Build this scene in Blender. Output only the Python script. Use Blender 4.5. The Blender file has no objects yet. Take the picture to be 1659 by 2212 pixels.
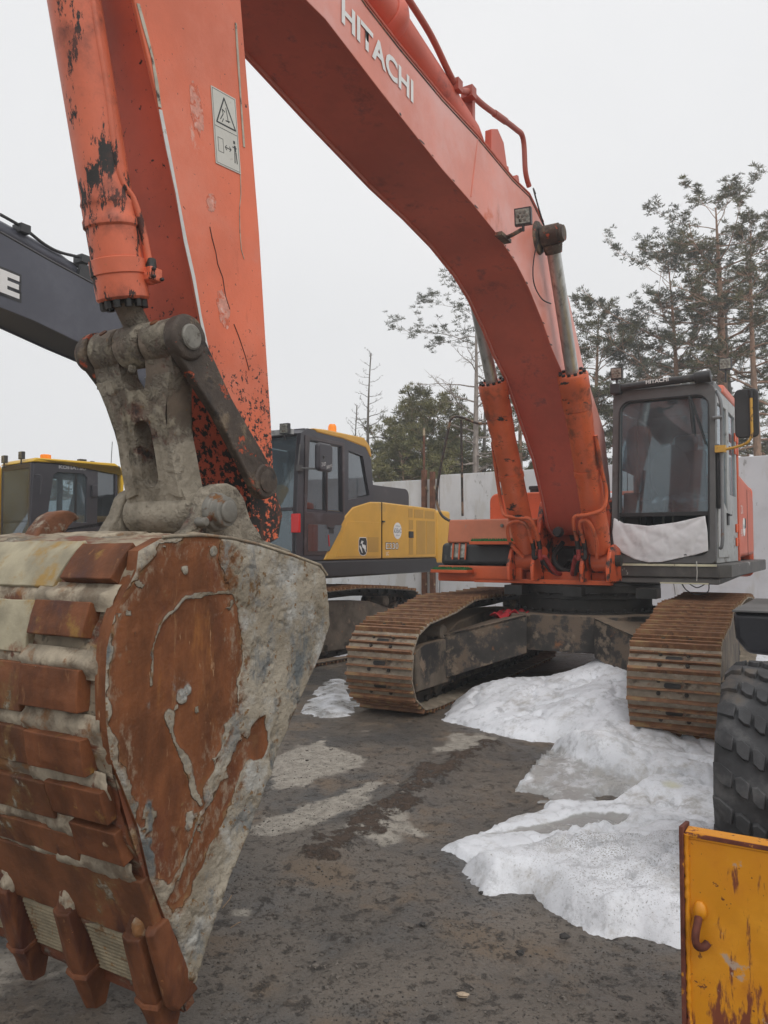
import bpy, bmesh, math, random
import numpy as np
from math import sin, cos, pi, radians, atan2, sqrt
from mathutils import Vector, Matrix
from mathutils.geometry import tessellate_polygon
random.seed(7); RNG = np.random.default_rng(7)
scene = bpy.context.scene; COL = scene.collection

# ------------------------------------------------------------ camera, world, sun
CAMZ = 1.62; FPX = 1706.0; CXP, CYP, HZP = 829.5, 1106.0, 1180.0
PITCH = math.atan((HZP-CYP)/FPX)
cam = bpy.data.objects.new('camera', bpy.data.cameras.new('camera')); COL.objects.link(cam)
cam.location = (0, 0, CAMZ); cam.rotation_euler = (pi/2+PITCH, 0, 0)
cam.data.sensor_fit = 'VERTICAL'; cam.data.sensor_height = 36; cam.data.lens = 36*FPX/2212.0
cam.data.clip_start = .05; cam.data.clip_end = 3000
scene.camera = cam
SUN_EL, SUN_AZ = radians(52), radians(150)      # azimuth: compass-like angle of the sun, seen from above
w = bpy.data.worlds.new("World"); scene.world = w; w.use_nodes = True
nt = w.node_tree; nt.nodes.clear()
sky = nt.nodes.new('ShaderNodeTexSky'); sky.sky_type = 'NISHITA'; sky.sun_disc = False
sky.sun_elevation = SUN_EL; sky.sun_rotation = SUN_AZ; sky.dust_density = 6; sky.air_density = 1.5
hs = nt.nodes.new('ShaderNodeHueSaturation'); hs.inputs['Saturation'].default_value = .12
hs.inputs['Value'].default_value = .10
cl = nt.nodes.new('ShaderNodeTexNoise'); cl.inputs['Scale'].default_value = 1.6; cl.inputs['Detail'].default_value = 4
tc = nt.nodes.new('ShaderNodeTexCoord')
cr = nt.nodes.new('ShaderNodeValToRGB'); cr.color_ramp.elements[0].color = (7.9, 8.0, 8.15, 1); cr.color_ramp.elements[1].color = (8.8, 8.8, 8.9, 1)
cr.color_ramp.elements[0].position = .3; cr.color_ramp.elements[1].position = .7
ad = nt.nodes.new('ShaderNodeMixRGB'); ad.blend_type = 'ADD'; ad.inputs[0].default_value = 1
bg = nt.nodes.new('ShaderNodeBackground'); bg.inputs['Strength'].default_value = .1
wo = nt.nodes.new('ShaderNodeOutputWorld'); lk = nt.links.new
lk(sky.outputs[0], hs.inputs['Color']); lk(tc.outputs['Generated'], cl.inputs['Vector']); lk(cl.outputs[0], cr.inputs[0])
lk(hs.outputs[0], ad.inputs[1]); lk(cr.outputs[0], ad.inputs[2]); lk(ad.outputs[0], bg.inputs[0]); lk(bg.outputs[0], wo.inputs[0])
sl = bpy.data.lights.new('sun', 'SUN'); sl.energy = .9; sl.angle = radians(35); sl.color = (1, .97, .93)
so = bpy.data.objects.new('sun', sl); COL.objects.link(so)
so.rotation_euler = (pi/2-SUN_EL, 0, pi-SUN_AZ)
scene.view_settings.view_transform = 'Standard'; scene.view_settings.look = 'None'
scene.view_settings.exposure = 0.06; scene.view_settings.gamma = 1

# ------------------------------------------------------------ materials
def lin(c):
    if isinstance(c, str):
        c = [int(c[i:i+2], 16)/255 for i in (0, 2, 4)]
        c = [x/12.92 if x <= .04045 else ((x+.055)/1.055)**2.4 for x in c]
    return (c[0], c[1], c[2], 1)
MATS = {}
def mat(name, base, rough=.55, metal=0, var=.18, vs=3, bump=.15, bs=40, layers=(), dust_or_veil=None, spec=.5, coat=0, stretch=None, sss=0, bd=.01):
    """layers: (colour, scale, lo, hi, rough, opts) opts: stretch, attr, grad(z0,z1,amount), bump"""
    if name in MATS: return MATS[name]
    m = bpy.data.materials.new(name); m.use_nodes = True; t = m.node_tree; N = t.nodes; K = t.links.new
    b = N['Principled BSDF']; base = lin(base)
    tcn = N.new('ShaderNodeTexCoord')
    def noise(scale, detail=6, st=None, rg=.6):
        n = N.new('ShaderNodeTexNoise'); n.inputs['Scale'].default_value = scale; n.inputs['Detail'].default_value = detail
        n.inputs['Roughness'].default_value = rg
        if st:
            mp = N.new('ShaderNodeMapping'); mp.inputs['Scale'].default_value = st; K(tcn.outputs['Object'], mp.inputs[0]); K(mp.outputs[0], n.inputs['Vector'])
        else: K(tcn.outputs['Object'], n.inputs['Vector'])
        return n.outputs[0]
    def mixc(f, a, c):
        x = N.new('ShaderNodeMixRGB'); 
        if isinstance(f, float): x.inputs[0].default_value = f
        else: K(f, x.inputs[0])
        K(a, x.inputs[1])
        if isinstance(c, tuple): x.inputs[2].default_value = c
        else: K(c, x.inputs[2])
        return x.outputs[0]
    def mapr(v, a, b_, c=0., d=1., smooth=True):
        x = N.new('ShaderNodeMapRange'); x.interpolation_type = 'SMOOTHSTEP' if smooth else 'LINEAR'
        K(v, x.inputs[0]); x.inputs[1].default_value = a; x.inputs[2].default_value = b_; x.inputs[3].default_value = c; x.inputs[4].default_value = d
        return x.outputs[0]
    def math_(op, a, c):
        x = N.new('ShaderNodeMath'); x.operation = op
        for i, q in enumerate((a, c)):
            if isinstance(q, (int, float)): x.inputs[i].default_value = q
            else: K(q, x.inputs[i])
        return x.outputs[0]
    r = N.new('ShaderNodeRGB'); 
    r.outputs[0].default_value = tuple(base[i]*(1-var) for i in range(3))+(1,)
    hi = tuple(min(1, base[i]*(1+var)) for i in range(3))+(1,)
    col = mixc(mapr(noise(vs, 5, stretch), .3, .7), r.outputs[0], hi)
    rv = N.new('ShaderNodeValue'); rv.outputs[0].default_value = rough; rgh = rv.outputs[0]
    hgt = math_('MULTIPLY', noise(bs, 8), .5)
    for ly in layers:
        lc, ls, lo, hi_, lr = ly[:5]; op = ly[5] if len(ly) > 5 else {}
        v = noise(ls, op.get('detail', 8), op.get('stretch'), op.get('rg', .65))
        if 'attr' in op:
            a = N.new('ShaderNodeAttribute'); a.attribute_name = op['attr']
            v = math_('ADD', v, math_('MULTIPLY', math_('SUBTRACT', a.outputs['Fac'], .5), op.get('k', 1.0)))
        if 'grad' in op:
            z0, z1, am = op['grad'][:3]; sp = N.new('ShaderNodeSeparateXYZ'); K(tcn.outputs['Object'], sp.inputs[0])
            v = math_('ADD', v, mapr(sp.outputs[op.get('axis', 2)], z0, z1, am, 0.))
        mk = mapr(v, lo, hi_)
        c2 = lin(lc)
        if op.get('vary'):
            r2 = N.new('ShaderNodeRGB'); r2.outputs[0].default_value = c2
            lc2 = mixc(mapr(noise(op.get('vsc', 9), 7), .3, .7), r2.outputs[0], lin(op['vary']))
        else: lc2 = c2
        col = mixc(mk, col, lc2)
        x = N.new('ShaderNodeMix'); K(mk, x.inputs[0]); K(rgh, x.inputs[2]); x.inputs[3].default_value = lr; rgh = x.outputs[0]
        if 'bump' in op: hgt = math_('ADD', hgt, math_('MULTIPLY', mk, op['bump']))
        if 'rbump' in op: hgt = math_('ADD', hgt, math_('MULTIPLY', math_('MULTIPLY', mk, noise(op.get('rbs', 30), 9)), op['rbump']))
    if dust_or_veil:
        g = N.new('ShaderNodeNewGeometry'); sp = N.new('ShaderNodeSeparateXYZ'); K(g.outputs['Normal'], sp.inputs[0])
        mk = math_('MULTIPLY', mapr(math_('ADD', sp.outputs[2], math_('MULTIPLY', noise(12, 6), .5)), .75, 1.3), dust_or_veil[1])
        col = mixc(mk, col, lin(dust_or_veil[0]))
    bp = N.new('ShaderNodeBump'); bp.inputs['Strength'].default_value = bump; bp.inputs['Distance'].default_value = bd
    K(hgt, bp.inputs['Height']); K(bp.outputs[0], b.inputs['Normal'])
    K(col, b.inputs['Base Color']); K(rgh, b.inputs['Roughness']); b.inputs['Metallic'].default_value = metal
    b.inputs['Specular IOR Level'].default_value = spec; b.inputs['Coat Weight'].default_value = coat; b.inputs['Coat Roughness'].default_value = .15
    if sss: b.inputs['Subsurface Weight'].default_value = sss; b.inputs['Subsurface Radius'].default_value = (.06, .06, .07)
    MATS[name] = m; return m
def glass(name, tint, fac=.35, rough=.03, dust_or_veil=.05):
    if name in MATS: return MATS[name]
    m = bpy.data.materials.new(name); m.use_nodes = True; t = m.node_tree; N = t.nodes; K = t.links.new; N.clear()
    o = N.new('ShaderNodeOutputMaterial'); tr = N.new('ShaderNodeBsdfTransparent'); tr.inputs[0].default_value = lin(tint)
    gl = N.new('ShaderNodeBsdfGlossy'); gl.inputs['Roughness'].default_value = rough; gl.inputs[0].default_value = (.9, .95, 1, 1)
    lw = N.new('ShaderNodeFresnel'); lw.inputs[0].default_value = 1.5
    mr = N.new('ShaderNodeMapRange'); mr.inputs[3].default_value = fac*.35; mr.inputs[4].default_value = 1; K(lw.outputs[0], mr.inputs[0])
    mx = N.new('ShaderNodeMixShader'); K(mr.outputs[0], mx.inputs[0]); K(tr.outputs[0], mx.inputs[1]); K(gl.outputs[0], mx.inputs[2])
    df = N.new('ShaderNodeBsdfDiffuse'); df.inputs[0].default_value = (.42, .49, .53, 1); m2 = N.new('ShaderNodeMixShader'); nz_ = N.new('ShaderNodeTexNoise'); nz_.inputs['Scale'].default_value = 2.5; nz_.inputs['Detail'].default_value = 6  # pale diffuse film: grey veil of reflected sky put into the glass colour
    m3 = N.new('ShaderNodeMapRange'); m3.inputs[1].default_value = .3; m3.inputs[2].default_value = .7; m3.inputs[3].default_value = dust_or_veil*.5; m3.inputs[4].default_value = dust_or_veil*1.5; tq = N.new('ShaderNodeTexCoord'); K(tq.outputs['Object'], nz_.inputs['Vector']); K(nz_.outputs[0], m3.inputs[0])
    K(m3.outputs[0], m2.inputs[0]); K(mx.outputs[0], m2.inputs[1]); K(df.outputs[0], m2.inputs[2]); K(m2.outputs[0], o.inputs[0]); MATS[name] = m; return m
def emit(name, c, s, base):
    m = bpy.data.materials.new(name); m.use_nodes = True; b = m.node_tree.nodes['Principled BSDF']
    b.inputs['Base Color'].default_value = lin(base); b.inputs['Emission Color'].default_value = lin(c); b.inputs['Emission Strength'].default_value = s
    b.inputs['Roughness'].default_value = .2; MATS[name] = m; return m

BLACKISH = (.022, .02, .018); RUST = (.165, .058, .021); MUD = (.38, .335, .265)
ORANGE = (.72, .155, .068)
M_arm = mat('arm_orange', ORANGE, .42, var=.14, vs=1.6, bump=.16, bs=60, layers=[
    ((.76, .24, .15), 1.3, .45, .75, .4), ((.40, .07, .03), 9, .60, .80, .6, dict(stretch=(1, 1, .3))), (BLACKISH, 24, .725, .745, .7, dict(bump=-.4)),
    ((.66, .30, .24), 2.2, .60, .85, .5),
    ((.72, .36, .28), 5, .69, .74, .6, dict(stretch=(1, 1, .5))),
    (BLACKISH, 46, .66, .71, .7, dict(grad=(1.7, 2.9, .24), bump=-.5)),
    (BLACKISH, 16, .73, .76, .7, dict(grad=(1.6, 2.6, .16), bump=-.5)),
    (BLACKISH, 9, .70, .74, .7, dict(grad=(1.6, 2.5, .13), bump=-.5)),
    ((.10, .05, .035), 5, .66, .74, .8, dict(stretch=(1, 1, .25), grad=(1.5, 2.4, .12)))])
M_armf = mat('arm_front_shaded_orange', (.60, .11, .055), .5, var=.15, vs=2.5, bump=.12, bs=60, layers=[  # darker copy of the arm orange: shade of the front face put into colour
    (BLACKISH, 30, .62, .68, .7, dict(grad=(1.7, 3.0, .17), bump=-.5)),
    ((.06, .035, .03), 4, .60, .78, .8, dict(stretch=(1, 1, .4), grad=(1.5, 2.6, .1)))])
M_bc = mat('boom_cylinder_orange', (.62, .12, .04), .4, var=.12, vs=4, bump=.2, bs=50, layers=[((.64, .22, .12), 4, .58, .8, .5), (BLACKISH, 7, .605, .63, .7, dict(stretch=(.6, .6, 1.6), bump=-.6, rg=.72)), ((.20, .06, .03), 3, .52, .68, .7), (BLACKISH, 26, .665, .69, .7)])
M_cyl = mat('cylinder_orange', (.68, .155, .075), .4, var=.12, vs=4, bump=.2, bs=50, layers=[
    ((.68, .30, .22), 4, .62, .8, .5),
    (BLACKISH, 5, .535, .565, .7, dict(stretch=(1.4, 1.4, .45), bump=-.6, rg=.75)), ((.20, .05, .03), 3.5, .5, .75, .6),
    ((.30, .2, .08), 22, .68, .72, .7),
    (BLACKISH, 28, .66, .70, .7)])
M_boom = mat('boom_orange', (.72, .23, .16), .34, var=.1, vs=1.3, bump=.06, bs=50, layers=[
    ((.76, .40, .36), 1.0, .34, .66, .36), ((.66, .14, .055), 1.7, .62, .70, .4),
    (BLACKISH, 11, .70, .72, .7, dict(bump=-.4)), ((.30, .10, .07), 3, .60, .80, .6, dict(stretch=(1, 1, .35)))])
M_boomu = mat('boom_underside_orange', (.62, .135, .085), .5, var=.14, vs=1.5, bump=.08, bs=40, layers=[  # light on the underside put into its own orange, darker than the sides
    ((.20, .06, .05), 2.2, .55, .78, .7, dict(rg=.75)), (BLACKISH, 12, .69, .71, .7), ((.30, .10, .09), 6, .55, .75, .7)])
M_org = mat('machine_orange', (.66, .115, .03), .45, var=.12, vs=3, bump=.12, bs=60, layers=[
    (BLACKISH, 9, .66, .70, .7, dict(bump=-.4)), ((.10, .04, .02), 3.5, .62, .80, .7)], dust_or_veil=((.45, .25, .18), .4))
M_orgdirty = mat('oily_orange', (.60, .095, .025), .45, var=.15, vs=5, bump=.2, bs=60, layers=[
    (BLACKISH, 7, .50, .58, .5, dict(bump=-.3))])
M_body = mat('hood_orange', (.62, .12, .055), .4, var=.12, vs=1.5, bump=.06, bs=50, layers=[((.64, .3, .24), 1.5, .5, .8, .5), (BLACKISH, 12, .72, .75, .7)])
M_blk = mat('black_plastic', (.03, .03, .032), .5, var=.2, vs=5, bump=.08, layers=[((.16, .15, .13), 7, .60, .8, .8)], dust_or_veil=((.25, .22, .18), .35))
M_oil = mat('oily_black', (.016, .015, .014), .5, var=.3, vs=6, bump=.4, bs=25, layers=[((.07, .06, .05), 8, .55, .75, .8)])
M_grey = mat('cab_grey', (.11, .11, .11), .5, var=.15, vs=4, bump=.06, layers=[((.3, .3, .29), 5, .66, .75, .6), ((.04, .035, .03), 3, .6, .8, .7)])
M_ltgrey = mat('door_grey', (.36, .37, .37), .5, var=.15, vs=5, bump=.06, layers=[((.12, .11, .1), 5, .58, .72, .7), ((.55, .55, .54), 8, .66, .72, .5)])
M_skirt = mat('skirt_grey', (.085, .082, .078), .6, var=.2, vs=4, bump=.1, layers=[((.42, .41, .39), 4.5, .64, .67, .7), ((.2, .19, .17), 2.2, .52, .8, .8)])
M_cream = mat('cream_paint', (.62, .60, .44), .6, layers=[((.2, .16, .1), 14, .6, .66, .8)])
M_chrome = mat('rod_steel', (.52, .52, .50), .38, .85, var=.15, vs=4, bump=.02, layers=[((.22, .21, .20), 4, .5, .75, .45, dict(stretch=(6, 6, .6)))])
M_link = mat('muddy_link_steel', (.15, .115, .085), .7, var=.4, vs=6, bump=1, bs=26, layers=[
    ((.27, .24, .19), 7, .50, .60, .85, dict(vary=(.36, .31, .22), rbump=.8)),
    ((.30, .07, .03), 5, .56, .66, .6, dict(bump=-.3)), ((.03, .025, .02), 5, .56, .66, .7), ((.22, .11, .03), 13, .62, .70, .8),
    (MUD, 4.5, .50, .60, .95, dict(grad=(1.85, 2.25, .16), bump=.7, rbump=.8, vary=(.22, .19, .145)))], bd=.014)
M_linkdk = mat('dark_link_steel', (.075, .055, .042), .65, var=.35, vs=7, bump=1, bs=30, layers=[
    ((.2, .15, .1), 7, .50, .62, .8, dict(rbump=.8)), ((.48, .09, .035), 11, .585, .64, .6, dict(bump=-.3)), ((.015, .013, .012), 5, .56, .64, .6), (MUD, 8, .63, .69, .9, dict(bump=.6))], bd=.012)
M_pin = mat('pin_steel', (.20, .19, .165), .6, .2, var=.2, vs=14, bump=.3, bs=60, layers=[((.07, .055, .04), 16, .50, .66, .7), ((.2, .09, .03), 8, .6, .68, .8)])
M_sideplate = mat('bucket_side_rust_and_mud', RUST, .68, var=.35, vs=5, spec=.3, bump=1, bs=26, stretch=(2, 2, .9), layers=[
    ((.11, .034, .018), 3.2, .50, .74, .6, dict(stretch=(1.6, 1.6, .7), rg=.75)), ((.30, .115, .03), 4, .58, .75, .6, dict(stretch=(2, 2, .5))),
    ((.34, .2, .11), 26, .64, .68, .8, dict(stretch=(1.5, 1.5, .3))), ((.26, .13, .06), 14, .60, .72, .7, dict(stretch=(2, 2, .25))),
    ((.27, .20, .14), 30, .56, .74, .9, dict(attr='wash', k=.22, stretch=(1, 1, .5), rg=.75)), (MUD, 20, .45, .64, .95, dict(attr='mud', k=1.1, bump=.35, rbump=1.6, rbs=22, vary=(.22, .185, .135), vsc=4)),
    ((.17, .075, .03), 18, .54, .72, .85, dict(attr='stain', k=.34, rg=.75)), ((.20, .11, .05), 22, .60, .72, .9, dict(attr='rim', k=.25)),
    ((.15, .085, .035), 11, .68, .75, .9, dict(attr='mud', k=.16, stretch=(1, 1, .6))),
    ((.42, .41, .38), 5, .56, .72, .85, dict(attr='mud', k=.12)), ((.21, .205, .19), 7, .57, .70, .7, dict(attr='mud', k=.12, stretch=(1.3, 1.3, .8), rg=.75)), ((.20, .115, .05), 30, .64, .70, .9, dict(attr='mud', k=.10)),
    ((.13, .14, .14), 6, .62, .72, .8, dict(attr='mud', k=.12, stretch=(1, 1, .4)))], bd=.012)
M_shell = mat('bucket_shell_mud', (.27, .22, .155), .85, var=.3, vs=5, bump=.9, bs=24, layers=[
    ((.25, .14, .045), 6, .54, .66, .8, dict(rbump=.3)), ((.17, .055, .025), 5, .50, .60, .6, dict(grad=(.3, 1.3, .12), stretch=(1, .5, 1.5), bump=-.4)),
    (MUD, 7, .55, .65, .95, dict(bump=.8, rbump=1.2))], bd=.014)
M_strip = mat('wear_strip_rust', (.155, .058, .024), .7, var=.4, vs=4, bump=.8, bs=30, spec=.3, stretch=(1.3, 1.3, 1), layers=[
    ((.22, .13, .05), 7, .52, .66, .8), ((.075, .026, .016), 4, .55, .7, .55, dict(stretch=(3, 3, .5))),
    (MUD, 7, .60, .66, .95, dict(bump=.7, rbump=1))])
M_topstrip = mat('wear_strip_ochre', (.33, .29, .20), .8, var=.25, vs=6, bump=.6, bs=30, layers=[
    ((.32, .20, .06), 7, .48, .62, .8), ((.20, .075, .03), 4, .56, .66, .6, dict(bump=-.2))])
M_block = mat('heel_block_rust', (.155, .054, .021), .68, var=.4, vs=5, bump=.9, bs=26, spec=.3, stretch=(1.3, 1.3, 1), layers=[
    ((.24, .11, .05), 14, .60, .70, .8, dict(stretch=(2, 2, .6))),
    ((.26, .14, .035), 7, .58, .68, .7), ((.07, .024, .016), 4, .55, .7, .5), ((.42, .26, .05), 20, .71, .73, .6), (MUD, 9, .68, .71, .9, dict(bump=.7))])
M_tooth = mat('tooth_rust', (.14, .050, .021), .68, var=.4, vs=5, bump=.9, bs=26, spec=.3, stretch=(1.5, 1.5, .8), layers=[
    ((.23, .11, .05), 14, .60, .70, .8, dict(stretch=(2, 2, .6))),
    ((.07, .024, .016), 4, .48, .66, .5, dict(stretch=(2, 2, .4))), (MUD, 8, .665, .70, .9, dict(bump=.7, rbump=1)), ((.30, .12, .04), 18, .66, .69, .6)])
M_mud = mat('caked_mud', (.32, .27, .20), .95, var=.35, vs=8, bump=1, bs=20, layers=[((.17, .13, .09), 9, .46, .62, .95), ((.22, .10, .035), 6, .54, .64, .9), ((.13, .045, .02), 5, .60, .66, .7)], bd=.015)
M_bead = mat('hardfacing_beads', (.26, .215, .14), .85, var=.25, vs=12, bump=.8, bs=60, layers=[((.16, .09, .04), 14, .56, .66, .9), ((.24, .14, .06), 30, .58, .66, .9)])
M_shoe = mat('track_shoe_rust', (.30, .25, .19), .75, var=.3, vs=7, bump=.6, bs=30, layers=[
    ((.12, .09, .065), 5, .52, .64, .8), ((.24, .10, .045), 8, .56, .66, .7), ((.42, .38, .32), 12, .60, .68, .9)], bd=.01)
M_grouser = mat('grouser_rust', (.225, .105, .05), .65, var=.35, vs=9, bump=.5, bs=30, layers=[((.30, .19, .09), 10, .5, .64, .8), ((.10, .05, .03), 7, .55, .65, .7)])
M_frame = mat('muddy_track_frame', (.13, .105, .08), .8, var=.35, vs=4, bump=.6, bs=22, layers=[
    ((.03, .028, .028), 2.5, .50, .58, .7), ((.24, .18, .13), 5, .54, .66, .95, dict(rbump=.8)), ((.30, .15, .07), 9, .64, .7, .9)], dust_or_veil=((.28, .21, .15), .8))
M_dark = mat('track_chain_dark', (.035, .03, .026), .8, var=.3, vs=8, bump=.5, layers=[((.12, .09, .06), 7, .5, .7, .9)])
M_snowtarp = mat('white_tarp', (.72, .73, .75), .45, var=.05, vs=4, bump=.1, bs=14, layers=[((.55, .56, .58), 3, .55, .7, .5)])
M_rubber = mat('tyre_rubber', (.052, .053, .056), .8, var=.3, vs=6, bump=.4, bs=50, layers=[((.13, .13, .13), 6, .52, .72, .9), ((.11, .095, .08), 3, .55, .7, .9), ((.4, .4, .4), 45, .74, .76, .9, dict(stretch=(1, 1, .5)))])
M_yel = mat('chipped_yellow', (.68, .27, .008), .4, var=.10, vs=3, bump=.14, bs=30, layers=[
    ((.50, .16, .01), 3, .45, .75, .5), ((.12, .03, .015), 17, .64, .655, .7, dict(bump=-.5)), ((.10, .03, .015), 45, .67, .69, .7, dict(bump=-.5)), ((.78, .34, .02), 2, .52, .7, .4),
    ((.2, .05, .02), 9, .56, .66, .8, dict(stretch=(3.2, 3.2, .7), grad=(.05, .36, .16), bump=-.4)),
    ((.45, .33, .25), 8, .63, .68, .8, dict(grad=(.0, .2, .09)))])
M_rustedge = mat('rust_edge', (.13, .035, .02), .8, var=.4, vs=14, bump=.4, layers=[((.6, .25, .01), 14, .58, .63, .5)])
M_dyel = mat('loader_yellow', (.66, .36, .045), .35, var=.08, vs=2, bump=.04, layers=[((.50, .30, .08), 2.5, .55, .75, .6), ((.25, .17, .08), 7, .66, .76, .7, dict(stretch=(1, 1, .3)))], dust_or_veil=((.5, .42, .3), .3))
M_dyel2 = mat('grille_yellow', (.48, .27, .05), .5, var=.06, bump=.03)
M_dcab = mat('dark_cab_paint', (.045, .042, .05), .33, var=.1, vs=2, bump=.03, layers=[((.12, .11, .12), 2, .55, .8, .5)])
M_ddoor = mat('door_lower_paint', (.055, .038, .038), .3, var=.2, vs=1.5, bump=.03, layers=[((.14, .13, .15), 2, .5, .75, .4)])
M_dboom = mat('slate_boom_paint', (.065, .068, .088), .35, var=.08, vs=1.5, bump=.03, layers=[((.10, .105, .13), 1.2, .45, .75, .4)])
M_dskirt = mat('dark_skirt', (.03, .028, .03), .5, var=.1)
M_white = mat('white_lettering', (.78, .78, .76), .5, var=.04)
M_black = mat('black_lettering', (.015, .015, .016), .5, var=.04)
M_tape = mat('white_tape', (.62, .62, .60), .5, var=.08, vs=12, layers=[((.2, .16, .12), 12, .64, .7, .8)])
M_tape2 = mat('dirty_tape', (.45, .41, .33), .6, var=.2, vs=14, layers=[((.08, .06, .05), 8, .54, .62, .8)])
M_stick = mat('sticker_paper', (.60, .585, .53), .5, var=.05, vs=6, layers=[((.3, .22, .15), 14, .62, .75, .7)])
M_green = mat('green_turf', (.02, .17, .05), .9, var=.4, vs=60, bump=1, bs=150)
M_redhose = mat('red_hose', (.30, .035, .03), .5, var=.2, vs=20)
M_redrag = mat('red_rag', (.42, .02, .03), .8, var=.2, vs=12)
M_conc = mat('concrete_wall', (.60, .615, .635), .85, var=.07, vs=.8, bump=.2, bs=20, layers=[
    ((.44, .45, .455), 1.1, .5, .8, .9), ((.52, .52, .51), 3, .5, .62, .9, dict(stretch=(1, 1, .25))), ((.30, .30, .295), 6, .62, .68, .9, dict(stretch=(1, 1, .45))), ((.60, .61, .62), 2.5, .62, .7, .85)])
M_rpost = mat('rusty_post', (.13, .055, .03), .85, var=.4, vs=8, bump=.4, layers=[((.40, .33, .22), 3, .55, .6, .8)])
M_amber = emit('amber_lens', (1, .25, .01), .25, (.85, .25, .01))
M_redl = emit('red_lens', (1, .02, .02), .06, (.55, .02, .02))
M_lens = mat('lamp_lens', (.30, .30, .26), .2, .3, var=.4, vs=30)
M_glass = glass('cab_glass', (.62, .72, .75), .10, dust_or_veil=.12)
M_gdark = glass('dark_glass', (.10, .115, .125), .3)
M_gdoor = glass('smoked_glass', (.10, .10, .11), .5)
M_seat = mat('seat_fabric', (.03, .03, .035), .9)
M_foil = mat('foil_wrap', (.35, .37, .4), .2, .6, var=.6, vs=20, bump=1, bs=12, bd=.03)
M_bark = mat('pine_bark', (.36, .23, .16), .9, var=.3, vs=5, bump=.6, bs=14, stretch=(4, 4, 1), layers=[((.52, .28, .17), 1.5, .35, .75, .9, dict(axis=2, grad=(3, 9, -.25)))])
M_barkd = mat('dark_bark', (.17, .15, .13), .95, var=.3, vs=5, bump=.5, stretch=(4, 4, 1))
M_barkl = mat('dead_pale_bark', (.33, .28, .245), .95, var=.3, vs=4, bump=.5, stretch=(4, 4, 1))

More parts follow.
